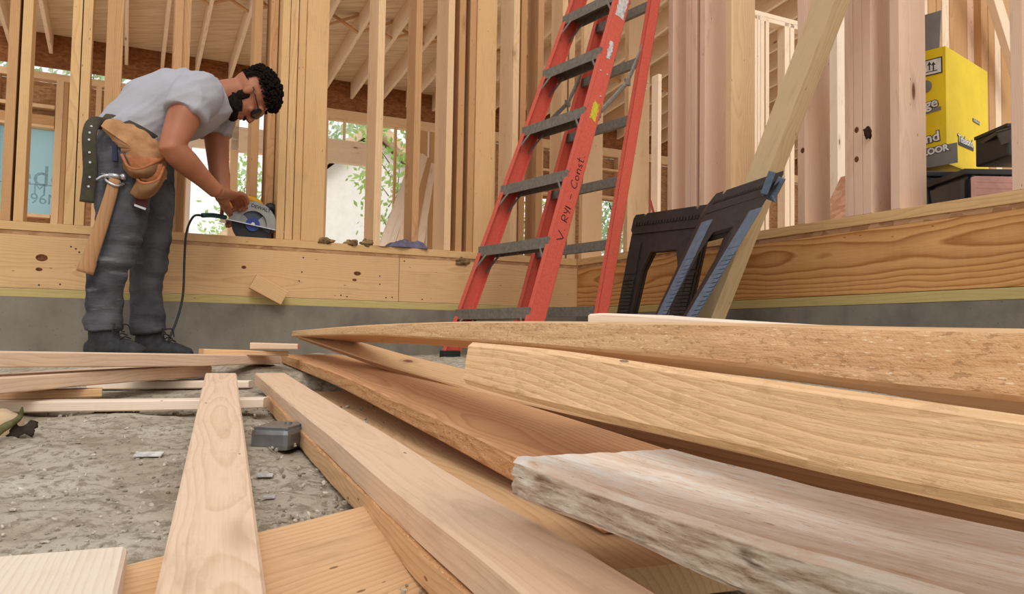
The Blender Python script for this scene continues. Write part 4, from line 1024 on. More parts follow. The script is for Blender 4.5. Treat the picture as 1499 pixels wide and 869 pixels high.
for s in (1, -1):
    ell(body, HC + HL * s * 0.076 - HF * 0.006 - HU * 0.012, (HL, (HF * 0.9 + HU * 0.2).normalized(), (HU * 0.9 - HF * 0.2).normalized()), (.010, .019, .031), 12, 10)
    ell(body, HC + HL * s * 0.040 + HF * 0.072 - HU * 0.022, (HL, HF, HU), (.022, .018, .018), 12, 8)
# arms
SHN, ELN, WRN = S(280, 146, .20), S(250, 216, .27), S(318, 281, .13)
SHF, ELF, WRF = S(314, 160, -.19), S(320, 243, -.16), S(326, 292, -.10)
limb(body, [(S(292, 140, .10), .055, .055), (SHN, .070, .068), (lerp(SHN, ELN, .45), .060, .064), (lerp(SHN, ELN, .85), .050, .052), (ELN, .045, .049), (lerp(ELN, WRN, .12), .047, .052), (lerp(ELN, WRN, .32), .048, .052), (lerp(ELN, WRN, .7), .036, .038), (WRN, .028, .032)], NN)
limb(body, [(S(306, 150, -.10), .055, .055), (SHF, .066, .064), (lerp(SHF, ELF, .5), .054, .056), (ELF, .044, .046), (lerp(ELF, WRF, .3), .044, .046), (WRF, .028, .031)], NN)
# legs under the jeans
KNN, ANN_ = S(167, 374, NH + .02), S(153, 476, NH + .02)
KNF, ANF = S(219, 378, FH - .02), S(216, 480, FH - .02)
limb(body, [(S(184, 238, NH), .085, .085), (lerp(S(184, 238, NH), KNN, .5), .075, .078), (KNN, .055, .055), (lerp(KNN, ANN_, .4), .05, .05), (ANN_, .04, .04)], NN)
limb(body, [(S(212, 240, FH), .085, .085), (lerp(S(212, 240, FH), KNF, .5), .072, .075), (KNF, .055, .055), (lerp(KNF, ANF, .4), .05, .05), (ANF, .04, .04)], NN)
# hands: palm, five bent fingers each
def hand(wr, pc, palm_n, across, fdir, curl, size=1.0):
    """wr wrist, pc palm centre, palm_n direction the palm faces, across from little finger to index, fdir finger direction"""
    limb(body, [(wr, .028, .024), (lerp(wr, pc, .55), .036, .020), (pc, .042, .017), (pc + fdir * .035, .040, .014)], across, 18)
    for k, (a, ln) in enumerate(((-.030, .060), (-.010, .074), (.010, .080), (.030, .074))):
        p = pc + fdir * .032 + across * a; pts = [p]; d = fdir.copy()
        for j, fr_l in enumerate((.46, .30, .24)):
            ang = curl[j]
            ax = across
            d = (d * math.cos(ang) + palm_n * math.sin(ang)).normalized() if j == 0 else (d * math.cos(ang) + (palm_n - d * palm_n.dot(d)).normalized() * math.sin(ang)).normalized()
            p = p + d * (ln * fr_l * size); pts.append(p)
        tube(body, spline(pts, 10), [.0098, .0098, .0096, .0094, .0092, .009, .0088, .0086, .0082, .006], 10)
    p = pc + across * .040 - fdir * .020
    pts = [p, p + across * .020 + fdir * .022 + palm_n * .012, p + across * .018 + fdir * .045 + palm_n * .034, p + across * .006 + fdir * .058 + palm_n * .050]
    tube(body, spline(pts, 9), [.013, .0125, .012, .0115, .011, .0105, .010, .009, .007], 10)
SAWC = S(370, 330, 0)       # re-set below on the wall plane
SB = 0.045                  # saw plane behind the wall face
def W_(px, py, b=SB): return hit(px, py, fr(0, b, 0), NB)
HND = W_(351, 287, -0.02)
fd = (DA * 0.62 - UP * 0.10 + NB * 0.76).normalized(); pn = (-UP * 0.85 + DA * 0.35 ).normalized(); pn = (pn - fd * pn.dot(fd)).normalized(); ac = fd.cross(pn).normalized()
ac = ac if ac.dot(DA) > 0 else -ac
hand(WRN, W_(341, 288, -0.05), pn, ac, fd, (0.75, 1.0, 0.7))
fd2 = (DA * 0.55 - UP * 0.55 + NB * 0.35).normalized(); pn2 = (-NN * 0.2 - UP * 0.7 - DA * 0.5); pn2 = (pn2 - fd2 * pn2.dot(fd2)).normalized(); ac2 = fd2.cross(pn2).normalized()
hand(WRF, W_(333, 308, 0.05), pn2, ac2, fd2, (0.5, 0.8, 0.6))
bme = remesh('body', body, 0.0055, 5)
link('body', bme, M['skin'], person, True)
# t-shirt with short sleeves
bm = bmesh.new()
limb(bm, [(S(197, 206), .178, .150), (S(204, 193), .176, .146), (S(226, 169), .178, .148), (S(256, 156), .192, .152), (S(286, 152), .198, .146), (S(306, 149), .172, .118), (S(322, 145), .112, .092), (S(329, 143), .088, .084)], NN, 32)
ds = (ELN - SHN).normalized()
limb(bm, [(S(298, 138, .08), .09, .09), (S(287, 140, .185), .092, .094), (SHN + ds * .02, .084, .086), (SHN + ds * .078, .079, .083)], NN)
df = (ELF - SHF).normalized()
limb(bm, [(S(306, 146, -.08), .09, .09), (S(310, 155, -.17), .094, .092), (SHF + df * .07, .084, .084), (SHF + df * .135, .076, .076)], NN)
me = remesh('t_shirt', bm, 0.006, 5)
def wrinkle(co):
    q = co - HIPP; a = q.dot(DA); u = q.z
    d1 = a * 0.6 - u * 0.8; d2 = a * 0.8 + u * 0.6; o_ = q.dot(NN)
    w1 = noise.noise((d1 * 11 + 2 * noise.noise((a * 4, u * 4, 1)), d2 * 2.2, o_ * 3)); w2 = noise.noise((d1 * 26, d2 * 5, o_ * 6 + 4))
    return 0.026 * (0.30 - abs(w1)) * 1.2 + 0.011 * (0.3 - abs(w2)) + 0.006 * noise.noise((a * 5, u * 5, o_ * 5))
displace(me, wrinkle)
link('t_shirt', me, M['shirt'], person, True)
# jeans
bm = bmesh.new()
limb(bm, [(S(206, 186), .150, .120), (S(197, 203), .172, .132), (S(190, 224), .180, .138), (S(186, 246), .176, .126)], NN, 28)
limb(bm, [(S(184, 232, NH), .098, .118), (S(180, 285, NH + .01), .098, .106), (S(177, 335, NH + .02), .090, .092), (KNN + DA * .006, .077, .080), (S(155, 405, NH + .02), .070, .072), (S(153, 440, NH + .02), .066, .067), (S(152, 462, NH + .02), .068, .070), (S(152, 484, NH + .02), .072, .073)], NN)
limb(bm, [(S(214, 234, FH), .098, .116), (S(220, 290, FH), .096, .100), (S(220, 335, FH - .01), .088, .090), (KNF, .076, .080), (S(214, 408, FH - .02), .068, .070), (S(214, 445, FH - .02), .065, .066), (S(217, 468, FH - .02), .070, .072), (S(219, 486, FH - .02), .073, .074)], NN)
me = remesh('jeans', bm, 0.008, 4)
def jw(co):
    q = co - HIPP; low = min(1, max(0.25, (-q.z - 0.55) * 4))
    kn = math.exp(-((q.z + 0.47) / 0.09) ** 2)
    return (0.014 * low + 0.012 * kn) * noise.noise((q.dot(DA) * 7, q.dot(NN) * 7, q.z * 30)) + 0.004 * noise.noise((q.x * 20, q.y * 20, q.z * 26))
displace(me, jw)
link('jeans', me, M['denim'], person, True)
M['knee'] = M['skin']
# boots
def boot(an, toe_dir, off):
    z0 = ground_z(an.x, an.y) - 0.004
    lat = Vector((-toe_dir.y, toe_dir.x, 0))
    bm = bmesh.new()
    b = Vector((an.x, an.y, z0))
    limb(bm, [(b + UP * .175, .050, .056), (b + UP * .12, .050, .058), (b + UP * .07 + toe_dir * .004, .050, .066), (b + UP * .04, .046, .072), (b + UP * .012, .045, .075)], lat)
    limb(bm, [(b - toe_dir * .07 + UP * .035, .036, .034), (b + UP * .045, .046, .044), (b + toe_dir * .07 + UP * .043, .050, .042), (b + toe_dir * .13 + UP * .036, .050, .034), (b + toe_dir * .175 + UP * .028, .042, .026), (b + toe_dir * .195 + UP * .024, .02, .014)], lat)
    up_me = remesh('boot', bm, 0.007, 3)
    displace(up_me, lambda co: 0.003 * noise.noise(co * 40))
    o = link('boot', up_me, M['boot'], person, True)
    bm = bmesh.new()
    prof = [(-.085, .030), (-.05, .042), (.03, .044), (.10, .053), (.16, .050), (.195, .034), (.208, .0)]
    vs = [(x, y) for x, y in prof] + [(x, -y) for x, y in reversed(prof[:-1])]
    top = [bm.verts.new(b + toe_dir * x + lat * y + UP * .020) for x, y in vs]; bot = [bm.verts.new(b + toe_dir * x + lat * y) for x, y in vs]
    bm.faces.new(top); bm.faces.new(list(reversed(bot)))
    for k in range(len(vs)): bm.faces.new((top[k], bot[k], bot[(k + 1) % len(vs)], top[(k + 1) % len(vs)]))
    bmesh.ops.recalc_face_normals(bm, faces=bm.faces)
    link('sole', bm_mesh('sole', bm), M['rubber'], o)
    bm = bmesh.new()
    for k in range(5):
        c = b + toe_dir * (.055 + .016 * k) + UP * (.118 - .013 * k)
        tube(bm, [c + lat * .03, c + UP * .008, c - lat * .03], .003, 6)
    for s in (1, -1): tube(bm, spline([b + toe_dir * .05 + UP * .125, b + toe_dir * .08 + lat * s * .035 + UP * .135, b + toe_dir * .085 + lat * s * .05 + UP * .10], 8), .0028, 6)
    link('laces', bm_mesh('laces', bm), M['rubber'], o)
boot(S(152, 490, NH + .02), (DA * 0.75 + NN * 0.66).normalized(), 0)
boot(S(219, 492, FH - .02), (DA * 0.85 + NN * 0.5).normalized(), 0)
# hair: dense curls on the crown, short at the temple
bm = bmesh.new(); rnd = random.Random(5)
for k in range(1500):
    th = rnd.uniform(0, 2 * math.pi); c_ = rnd.uniform(-0.25, 1)
    s_ = math.sqrt(max(0, 1 - c_ * c_)); d = HU * c_ + HL * (s_ * math.cos(th)) + HF * (s_ * math.sin(th))
    f_ = d.dot(HF); u_ = d.dot(HU)
    if f_ > 0.82: continue
    if u_ < 0.18 and f_ > -0.35: continue
    fade = min(1.0, max(0.0, (u_ - 0.05) / 0.5))
    if fade < .15 and rnd.random() < .5: continue
    base = HC + HU * 0.022 - HF * 0.012
    r = Vector((d.dot(HL) * .077, d.dot(HF) * .098, d.dot(HU) * .095))
    p = base + HL * r.x + HF * r.y + HU * r.z + d * (0.004 + 0.026 * fade * rnd.uniform(0.5, 1.15))
    rr0 = 0.0035 + 0.0055 * fade * rnd.uniform(.6, 1.2)
    bmesh.ops.create_icosphere(bm, subdivisions=1, radius=rr0, matrix=Matrix.Translation(p))
base = HC + HU * 0.034 - HF * 0.012
mat4 = basis(HL * .082, HF * .100, HU * .098, base)
r = bmesh.ops.create_uvsphere(bm, u_segments=24, v_segments=16, radius=1.0, matrix=mat4)
dele = [v for v in r['verts'] if ((v.co - base).dot(HU) < 0.012 and (v.co - base).dot(HF) > -0.04) or (v.co - base).dot(HF) > 0.083 or (v.co - base).dot(HU) < -0.05]
bmesh.ops.delete(bm, geom=dele, context='VERTS')
link('hair', bm_mesh('hair', bm), M['hair'], person)
bm = bmesh.new()
ell(bm, HC + HF * 0.050 - HU * 0.098, (HL, HF, HU), (.053, .050, .036), 20, 12)
for s in (1, -1):
    ell(bm, HC + HL * s * 0.048 + HF * 0.030 - HU * 0.078, (HL, HF, HU), (.022, .046, .034), 14, 10)
    ell(bm, HC + HL * s * 0.064 + HF * 0.008 - HU * 0.040, (HL, HF, HU), (.014, .022, .034), 14, 10)
ell(bm, HC + HF * 0.098 - HU * 0.053, (HL, HF, HU), (.030, .010, .006), 12, 8)
me = remesh('beard', bm, 0.004, 2); displace(me, lambda co: 0.004 * noise.noise(co * 110) + 0.003 * noise.noise(co * 220))
link('beard', me, M['beard'], person)
bm = bmesh.new()
for s in (1, -1):
    ell(bm, HC + HL * s * 0.036 + HF * 0.094 - HU * 0.002, ((HL * .92 - HF * s * .38).normalized(), (HF * .92 + HL * s * .38).normalized(), HU), (.038, .008, .027), 18, 10)
    tube(bm, [HC + HL * s * 0.066 + HF * 0.080 + HU * 0.006, HC + HL * s * 0.080 + HF * 0.040 + HU * 0.006, HC + HL * s * 0.082 - HF * 0.012 + HU * 0.010], 0.0028, 6)
tube(bm, [HC + HL * .014 + HF * .103 + HU * .004, HC - HL * .014 + HF * .103 + HU * .004], .003, 6)
link('sunglasses', bm_mesh('sunglasses', bm), M['shade'], person, True)
# tool belt: wide suede apron, two pouches, strap tail with eyelets, hammer loop
def patch(name, mat, pix, off0, bulge, par, thick=0.006, seed=0, rag=0.0):
    """leather panel outlined by pixels on a plane nearer the viewer, domed outward"""
    rnd = random.Random(seed); pts = []
    n = len(pix)
    for i in range(n):
        a, b = pix[i], pix[(i + 1) % n]
        for k in range(6):
            f = k / 6; pts.append((lerp(a[0], b[0], f) + rnd.uniform(-rag, rag), lerp(a[1], b[1], f) + rnd.uniform(-rag, rag)))
    cx = sum(p[0] for p in pts) / len(pts); cy = sum(p[1] for p in pts) / len(pts)
    bm = bmesh.new(); rings = []
    for lay in (0, 1):
        for k in range(0, 8):
            f = 1 - k / 8; ring = []
            for (x, y) in pts:
                o_ = off0 + bulge * (1 - f * f) - (thick if lay else 0)
                q = S(cx + (x - cx) * f, cy + (y - cy) * f, o_)
                ring.append(bm.verts.new(q + NN * 0.004 * noise.noise(q * 22)))
            rings.append(ring)
    m = len(pts)
    for L_ in (0, 8):
        for k in range(7):
            for i in range(m):
                vs = (rings[L_ + k][i], rings[L_ + k][(i + 1) % m], rings[L_ + k + 1][(i + 1) % m], rings[L_ + k + 1][i])
                bm.faces.new(vs if L_ == 0 else tuple(reversed(vs)))
        bm.faces.new(rings[L_ + 7] if L_ == 0 else list(reversed(rings[L_ + 7])))
    for i in range(m): bm.faces.new((rings[8][i], rings[8][(i + 1) % m], rings[0][(i + 1) % m], rings[0][i]))
    bmesh.ops.recalc_face_normals(bm, faces=bm.faces)
    return link(name, bm_mesh(name, bm), mat, par, True)
belt = empty('tool_belt', S(190, 205, .19)); belt.parent = person; belt.matrix_parent_inverse = Matrix.Translation(-Vector(person.location))
bm = bmesh.new()
limb(bm, [(S(202, 197), .186, .148), (S(196, 208), .190, .152)], NN, 32)
link('belt_band', bm_mesh('band', bm), M['strap'], belt, True)
patch('apron', M['leather'], [(162, 172), (178, 178), (205, 186), (232, 208), (243, 228), (244, 262), (232, 272), (205, 262), (190, 250), (182, 228), (172, 212), (152, 192), (147, 184)], .185, .03, belt, seed=2, rag=1.6)
def pouch(name, rim, bottom, off, depth, mat_in):
    """open bag: rim pixel loop (front lip), bottom pixels"""
    bm = bmesh.new()
    lip = spline([S(x, y, off + d) for x, y, d in rim], 26)
    n = len(lip); c = sum(lip, Vector()) / n
    bot = spline([S(x, y, off + d) for x, y, d in bottom], 26)
    rows = []
    for k in range(9):
        f = k / 8
        rows.append([bm.verts.new(lerp(lip[i], bot[i], f) + NN * (depth * math.sin(f * math.pi) * math.sin(math.pi * i / (n - 1))) ) for i in range(n)])
    for k in range(8):
        for i in range(n - 1): bm.faces.new((rows[k][i], rows[k + 1][i], rows[k + 1][i + 1], rows[k][i + 1]))
    r = bmesh.ops.solidify(bm, geom=list(bm.faces), thickness=0.006)
    o = link(name, bm_mesh(name, bm), M['leather'], belt, True)
    bm = bmesh.new(); tube(bm, lip, 0.006, 8); link('rim_piping', bm_mesh('rim', bm), M['leather2'], o, True)
    return o
patch('pouch_back', M['leather2'], [(184, 226), (236, 232), (240, 250), (234, 268), (222, 268), (204, 262), (192, 250)], .235, .010, belt, seed=3, rag=.6)
pouch('pouch', [(178, 226, 0), (188, 244, .03), (204, 247, .045), (222, 240, .04), (242, 230, .0)], [(180, 246, 0), (190, 258, .02), (204, 262, .02), (222, 262, .02), (240, 252, 0)], .225, .02, None)
pouch('pouch', [(201, 262, 0), (206, 267, .03), (218, 268, .045), (232, 262, .04), (240, 244, 0)], [(189, 282, 0), (200, 290, .02), (214, 291, .03), (228, 284, .02), (238, 270, 0)], .245, .035, None)
patch('pouch_pocket', M['leather2'], [(205, 243), (238, 240), (237, 262), (222, 267), (206, 264)], .250, .006, belt, seed=9, rag=.4)
bm = bmesh.new()
sp = spline([S(154, 182, .13), S(138, 180, .16), S(131, 196, .18), (S(131, 220, .18)), S(132, 250, .175), S(129, 278, .17), S(127, 296, .17)], 26)
for i in range(len(sp) - 1):
    pass
tube(bm, sp, 0.026, 12, flat=(NN, 0.14)); st = link('strap_tail', bm_mesh('strap', bm), M['strap'], belt, True)
for k in range(7):
    bm = bmesh.new(); q = sp[6 + int(k * 2.4)] + NN * 0.005
    bmesh.ops.create_cone(bm, cap_ends=True, segments=12, radius1=0.0058, radius2=0.0045, depth=0.004, matrix=basis(DA, UP, NN, q))
    link('eyelet', bm_mesh('eye', bm), M['steel'], st)
bm = bmesh.new()
tube(bm, spline([S(150, 255, .20), S(158, 266, .235), S(172, 272, .24), S(182, 268, .22)], 16), 0.0055, 8); tube(bm, spline([S(148, 254, .19), S(163, 258, .21), S(178, 268, .21)], 12), 0.0055, 8)
link('hammer_loop', bm_mesh('loop', bm), M['steel'], belt, True)
M['knife'] = plain('dark_blue_handle', (26, 28, 60), 0.4); M['maroon'] = plain('maroon_tool_tip', (84, 24, 24), 0.5)
bm = bmesh.new(); tube(bm, [S(168, 212, .215), S(169, 236, .215)], .011, 10); o = link('utility_knife', bm_mesh('k', bm), M['knife']); tag(o, 'dark blue tool handle tucked in the tool belt', 'knife')
bm = bmesh.new(); bx(bm, S(206, 297, .215), (DA * .95 - UP * .3).normalized(), NN, (UP * .95 + DA * .3).normalized(), .026, .012, .020, .004)
o = link('tape_measure', bm_mesh('t', bm), M['maroon']); tag(o, 'maroon and silver tool end poking out below the tool pouch', 'tool')
bm = bmesh.new(); bx(bm, S(205, 303, .228), (DA * .95 - UP * .3).normalized(), NN, (UP * .95 + DA * .3).normalized(), .022, .003, .005, .001); link('metal_tip', bm_mesh('m', bm), M['steel'], o)
# hammer hanging from the belt
M['handle'] = wood('worn_hammer_handle', (176, 132, 92), (138, 98, 62), ring=0.006, ringmix=0.4, knots=0.0)
hp = spline([S(168, 262, .225), S(160, 292, .225), S(148, 330, .22), S(134, 370, .215), S(124, 399, .21)], 24)
hammer = tag(empty('hammer', hp[0]), 'hammer with a worn wooden handle hanging from the back of the tool belt', 'hammer')
bm = bmesh.new(); tube(bm, hp, [lerp(.021, .029, (i / 23)) if i < 20 else .031 for i in range(24)], 14, flat=(NN, 0.55))
me = bm_mesh('handle', bm); set_grain(me, [((v.co - hp[0]).length + 3, v.co.dot(DA) % 1 * .3, v.co.dot(NN) % 1 * .2) for v in me.vertices]); link('handle', me, M['handle'], hammer, True)
bm = bmesh.new(); hd = (hp[0] - hp[3]).normalized()
tube(bm, [hp[0] + hd * .012 - DA * .025 , hp[0] + hd * .012 + DA * .022], .012, 12); tube(bm, [hp[0] + hd * .012 + DA * .020, hp[0] + hd * .012 + DA * .036], .014, 12)
tube(bm, spline([hp[0] + hd * .012 - DA * .022, hp[0] + hd * .006 - DA * .045, hp[0] - hd * .010 - DA * .062], 8), [.010, .009, .008, .007, .006, .006, .005, .004], 8)
link('hammer_head', bm_mesh('hh', bm), M['steel'], hammer, True)

# ---------------------------------------------------------------- circular saw cutting through the sole plate
M['saw_grey'] = plain('grey_cast_guard', (150, 148, 144), 0.4, 0.5, 0.4, var=0.05); M['saw_black'] = plain('black_tool_plastic', (30, 30, 32), 0.5, 0.4)
M['saw_yellow'] = plain('yellow_tool_plastic', (236, 174, 32), 0.45, 0.4, var=0.04); M['saw_blue'] = plain('blue_blade_hub', (38, 60, 150), 0.4, 0.5)
M['blade'] = plain('dark_steel_blade', (74, 78, 86), 0.3, 0.5, 0.8, var=0.06)
C0 = W_(369, 329); sx = (DA * math.cos(-0.155) + UP * math.sin(-0.155)); sy = sx.cross(NN) * -1
if sy.z < 0: sy = -sy
saw = tag(empty('circular_saw', C0), 'yellow and grey circular saw held on the left sole plate by the worker', 'saw')
def disc(name, r0, r1, a0, a1, d0, d1, mat, par=saw, seg=40):
    bm = bmesh.new(); rows = []
    for i in range(seg + 1):
        th = a0 + (a1 - a0) * i / seg; e = sx * math.cos(th) + sy * math.sin(th)
        rows.append([bm.verts.new(C0 + e * r + NN * d) for r, d in ((r0, d0), (r1, d0), (r1, d1), (r0, d1))])
    for i in range(seg):
        for k in range(4): bm.faces.new((rows[i][k], rows[i][(k + 1) % 4], rows[i + 1][(k + 1) % 4], rows[i + 1][k]))
    if abs(a1 - a0) < 6.28: bm.faces.new(list(reversed(rows[0]))); bm.faces.new(rows[-1])
    bmesh.ops.remove_doubles(bm, verts=bm.verts, dist=1e-6); bmesh.ops.recalc_face_normals(bm, faces=bm.faces)
    return link(name, bm_mesh(name, bm), mat, par)
PI = math.pi
disc('upper_guard', 0.066, 0.112, -0.05, PI + 0.05, -0.02, 0.034, M['saw_grey'])
disc('guard_face', 0.030, 0.068, -0.02, 0.9, 0.012, 0.018, M['saw_grey']); disc('guard_face', 0.030, 0.068, 2.5, PI, 0.012, 0.018, M['saw_grey'])
disc('blade', 0.0, 0.092, 0, 2 * PI, 0.002, 0.0045, M['blade'])
disc('lower_guard', 0.030, 0.098, PI + 0.06, 2 * PI - 0.25, 0.006, 0.012, M['saw_black'])
disc('hub', 0.0, 0.034, 0, 2 * PI, 0.012, 0.021, M['saw_blue']); disc('arbor_bolt', 0.0, 0.010, 0, 2 * PI, 0.021, 0.032, M['steel'], seg=6)
bm = bmesh.new(); bx(bm, C0 + sx * 0.012 - sy * 0.006 - NN * 0.03, sx, sy, NN, 0.158, 0.0022, 0.072, 0.0008); link('shoe_plate', bm_mesh('shoe', bm), M['steel'], saw)
bm = bmesh.new(); tube(bm, [C0 - NN * 0.02 + sy * 0.02, C0 - NN * 0.15 + sy * 0.02], 0.046, 20); bx(bm, C0 - NN * 0.09 + sy * 0.065 - sx * 0.01, sx, sy, NN, 0.07, 0.03, 0.05, 0.012); link('motor_housing', bm_mesh('motor', bm), M['saw_yellow'], saw, False)
ha = [C0 + NN * -0.05 + sx * a + sy * b for a, b in ((-.115, .045), (-.095, .100), (-.045, .128), (.010, .125), (.035, .095))]
bm = bmesh.new(); tube(bm, spline(ha, 18), 0.0185, 14); link('handle', bm_mesh('handle', bm), M['saw_yellow'], saw, True)
bm = bmesh.new(); kb = C0 + sx * .083 + sy * .100 - NN * .03; tube(bm, spline([kb - sx * .03 - sy * .01, kb - sx * .012 + sy * .014, kb + sx * .012 + sy * .006, kb + sx * .028 - sy * .022], 12), [.013, .018, .021, .022, .022, .022, .022, .022, .021, .02, .018, .012], 12); link('front_knob', bm_mesh('knob', bm), M['saw_black'], saw, True)
bm = bmesh.new()
bx(bm, C0 + sx * .098 + sy * .025 + NN * .01, sx, sy, NN, .032, .026, .018, .006); bx(bm, C0 + sx * .135 + sy * .028 + NN * .0, sx, sy, NN, .006, .022, .008, .002); bx(bm, C0 + sx * .150 + sy * .052, sx, sy, NN, .010, .010, .010, .003)
link('bevel_bracket', bm_mesh('bracket', bm), M['saw_grey'], saw)
link('lettering', text_mesh('DEWALT', 0.024, basis((sx * .985 + sy * -.10).normalized(), (sy * .985 + sx * .10).normalized(), NN, C0 + sx * .022 + sy * .086 + NN * .0345), 0.0006, 0.0004), M['ink'], saw)
M['cord'] = plain('dark_grey_cable', (44, 48, 50), 0.55); M['teal'] = plain('teal_cable_sleeve', (34, 92, 92), 0.5)
bm = bmesh.new(); cz = [W_(330, 318, 0.0), W_(312, 315, -.05), W_(296, 315, -.10)]
tube(bm, spline(cz, 8), 0.011, 8); link('cord_sleeve', bm_mesh('sl', bm), M['teal'], saw, True)
gq = W_(246, 500, -.22)
bm = bmesh.new(); tube(bm, spline([W_(296, 315, -.10), W_(283, 317, -.12), W_(273, 340, -.14), W_(270, 380, -.15), W_(268, 430, -.17), W_(260, 465, -.19), W_(250, 490, -.21), gq, W_(236, 512, -.30)], 40), 0.0052, 8)
o = link('power_cord', bm_mesh('cord', bm), M['cord'], None, True); tag(o, 'dark power cord dropping from the saw to the dirt', 'cord')
# offcut dropping from the cut
oc = W_(393, 424, -.05); bm = bmesh.new(); ox = (DA * .88 - UP * .45).normalized(); oz = ox.cross(NN).normalized()
o = wbox('wood_offcut', M['rim_left'], oc, ox, oz, NN, 0.17, 0.075, 0.038, None, 0.003); tag(o, 'short wood offcut falling below the circular saw', 'offcut')
# ---------------------------------------------------------------- small things on the sole plate and the dirt
M['debris'] = plain('dark_bark_debris', (84, 62, 48), 0.9, 0.1, var=0.3, scale=50, rgb2=(168, 138, 92))
M['rag'] = plain('lavender_rag', (150, 140, 164), 0.9, 0.1, var=0.1, scale=30)
def lump(name, c, ax, r, mat, label, cat, amp=0.25, seed=0, group=None):
    bm = bmesh.new(); ell(bm, c, ax, r, 28, 16)
    for v in bm.verts:
        d = v.co - c; v.co = c + d * (1 + amp * noise.noise((d.x * 40 + seed, d.y * 40, d.z * 40)) + amp * .6 * noise.noise((d.x * 90 + seed, d.y * 90, d.z * 90)))
    o = link(name, bm_mesh(name, bm), mat, None, True); tag(o, label, cat, group); return o
AX = (DA, NB, UP)
def onsole(px, py, b=0.05):
    q = W_(px, py, b); q.z = Z_SOLE1; return q

lump('debris_clump', onsole(475, 360, .012) + UP * .008, AX, (.050, .022, .017), M['debris'], 'dark flat clump of debris on the sole plate left of the pale clump', 'debris', .5, 3)
lump('debris_clump', onsole(514, 362, .012) + UP * .009, AX, (.036, .022, .018), M['debris'], 'pale streaked clump of debris in the middle on the sole plate', 'debris', .6, 8)
lump('debris_clump', onsole(537, 364, .012) + UP * .010, AX, (.040, .022, .019), M['debris'], 'dark clump of debris at the foot of the doorway stud', 'debris', .6, 12)
lump('debris_clump', onsole(672, 368) - UP * .052 - NB * 0.055, AX, (.040, .012, .020), M['debris'], 'torn brown knot sticking out of the left joist by the ladder', 'debris', .5, 17)
bm = bmesh.new(); q = onsole(593, 360, .055); n = 30
for j in range(12):
    pass
rows = []
for i in range(34):
    row = []
    for j in range(14):
        u = i / 33 - .5; v = j / 13 - .5
        h = .022 + .026 * max(0, noise.noise((u * 4, v * 3, 2))) + .026 * (u + .5) + .012 * abs(noise.noise((u * 9, v * 7, 5)))
        h *= (1 - (2 * u) ** 6) * (1 - (2 * v) ** 6)
        row.append(bm.verts.new(q + DA * (u * .22) + NB * (v * .13 + .01 * math.sin(u * 9)) + UP * (h + .001)))
    rows.append(row)
for i in range(33):
    for j in range(13): bm.faces.new((rows[i][j], rows[i + 1][j], rows[i + 1][j + 1], rows[i][j + 1]))
bmesh.ops.solidify(bm, geom=list(bm.faces), thickness=.002)
bmesh.ops.recalc_face_normals(bm, faces=bm.faces)
o = link('rag', bm_mesh('rag', bm), M['rag'], None, True); tag(o, 'crumpled lavender rag on the sole plate left of the leaning boards', 'rag')
def onground(px, py, D0=1.0):
    D = D0
    for _ in range(60):
        p = P(px, py, D); g = ground_z(p.x, p.y)
        d = ray(px, py)
        if d.z >= 0: return p
        D = 0.5 * D + 0.5 * (g / d.z * d.y)
    p = P(px, py, D); p.z = ground_z(p.x, p.y); return p
# boards leaning in the far opening
for k, (x0, y0, x1, y1, w, mt, lab) in enumerate([(563, 352, 609, 226, .05, 'board_white', 'whitish board leaning in the far doorway, leftmost of the leaning set'),
        (572, 354, 616, 226, .05, 'board_white', 'second whitish board from the left leaning in the far doorway'),
        (584, 356, 621, 228, .06, 'rafter', 'tan board leaning in the middle of the far doorway set'),
        (600, 358, 627, 232, .07, 'stud_brown', 'brownish board leaning second from the right of the far doorway set'),
        (614, 360, 633, 240, .06, 'rafter', 'steepest tan board, rightmost of the set in the far doorway')]):
    p0 = hit(x0, y0, fr(0, 5.4 + .05 * k, 0), NB); p1 = hit(x1, y1, fr(0, 6.55, 0), NB); al = (p1 - p0).normalized()
    p0 = p0 - al * ((p0.z - Z_OSB1) / al.z)
    sn = al.cross(NB).normalized(); tn = al.cross(sn).normalized()
    o = wbox('leaning_board', M[mt], (p0 + p1) / 2, al, sn, tn, (p1 - p0).length, .10, .038); tag(o, lab, 'board')
# metal box beside the pale board
M['galv'] = plain('galvanised_metal', (140, 142, 144), 0.35, 0.5, 0.7, var=0.08, scale=40)
mb = onground(395, 655, 1.4); x_ = Vector((0.97, -0.10, 0)).normalized(); y_ = Vector((0.10, 0.97, 0)).normalized()
hbm = 0.040; mb.z -= 0.006
root = tag(empty('metal_box', mb), 'small galvanised metal box half buried in the dirt between two foreground boards', 'box')
bm = bmesh.new(); bx(bm, mb + UP * hbm / 2 + y_ * .05, x_, y_, UP, .037, .055, hbm / 2, .010); link('shell', bm_mesh('shell', bm), M['galv'], root, False)
bm = bmesh.new(); bx(bm, mb + UP * (hbm + .001) + y_ * .05, x_, y_, UP, .032, .049, .0025, .001); tube(bm, [mb + UP * (hbm + .003) + x_ * .01 + y_ * .06, mb + UP * (hbm + .007) + x_ * .01 + y_ * .06], .007, 10); link('cover', bm_mesh('cover', bm), M['galv'], root)
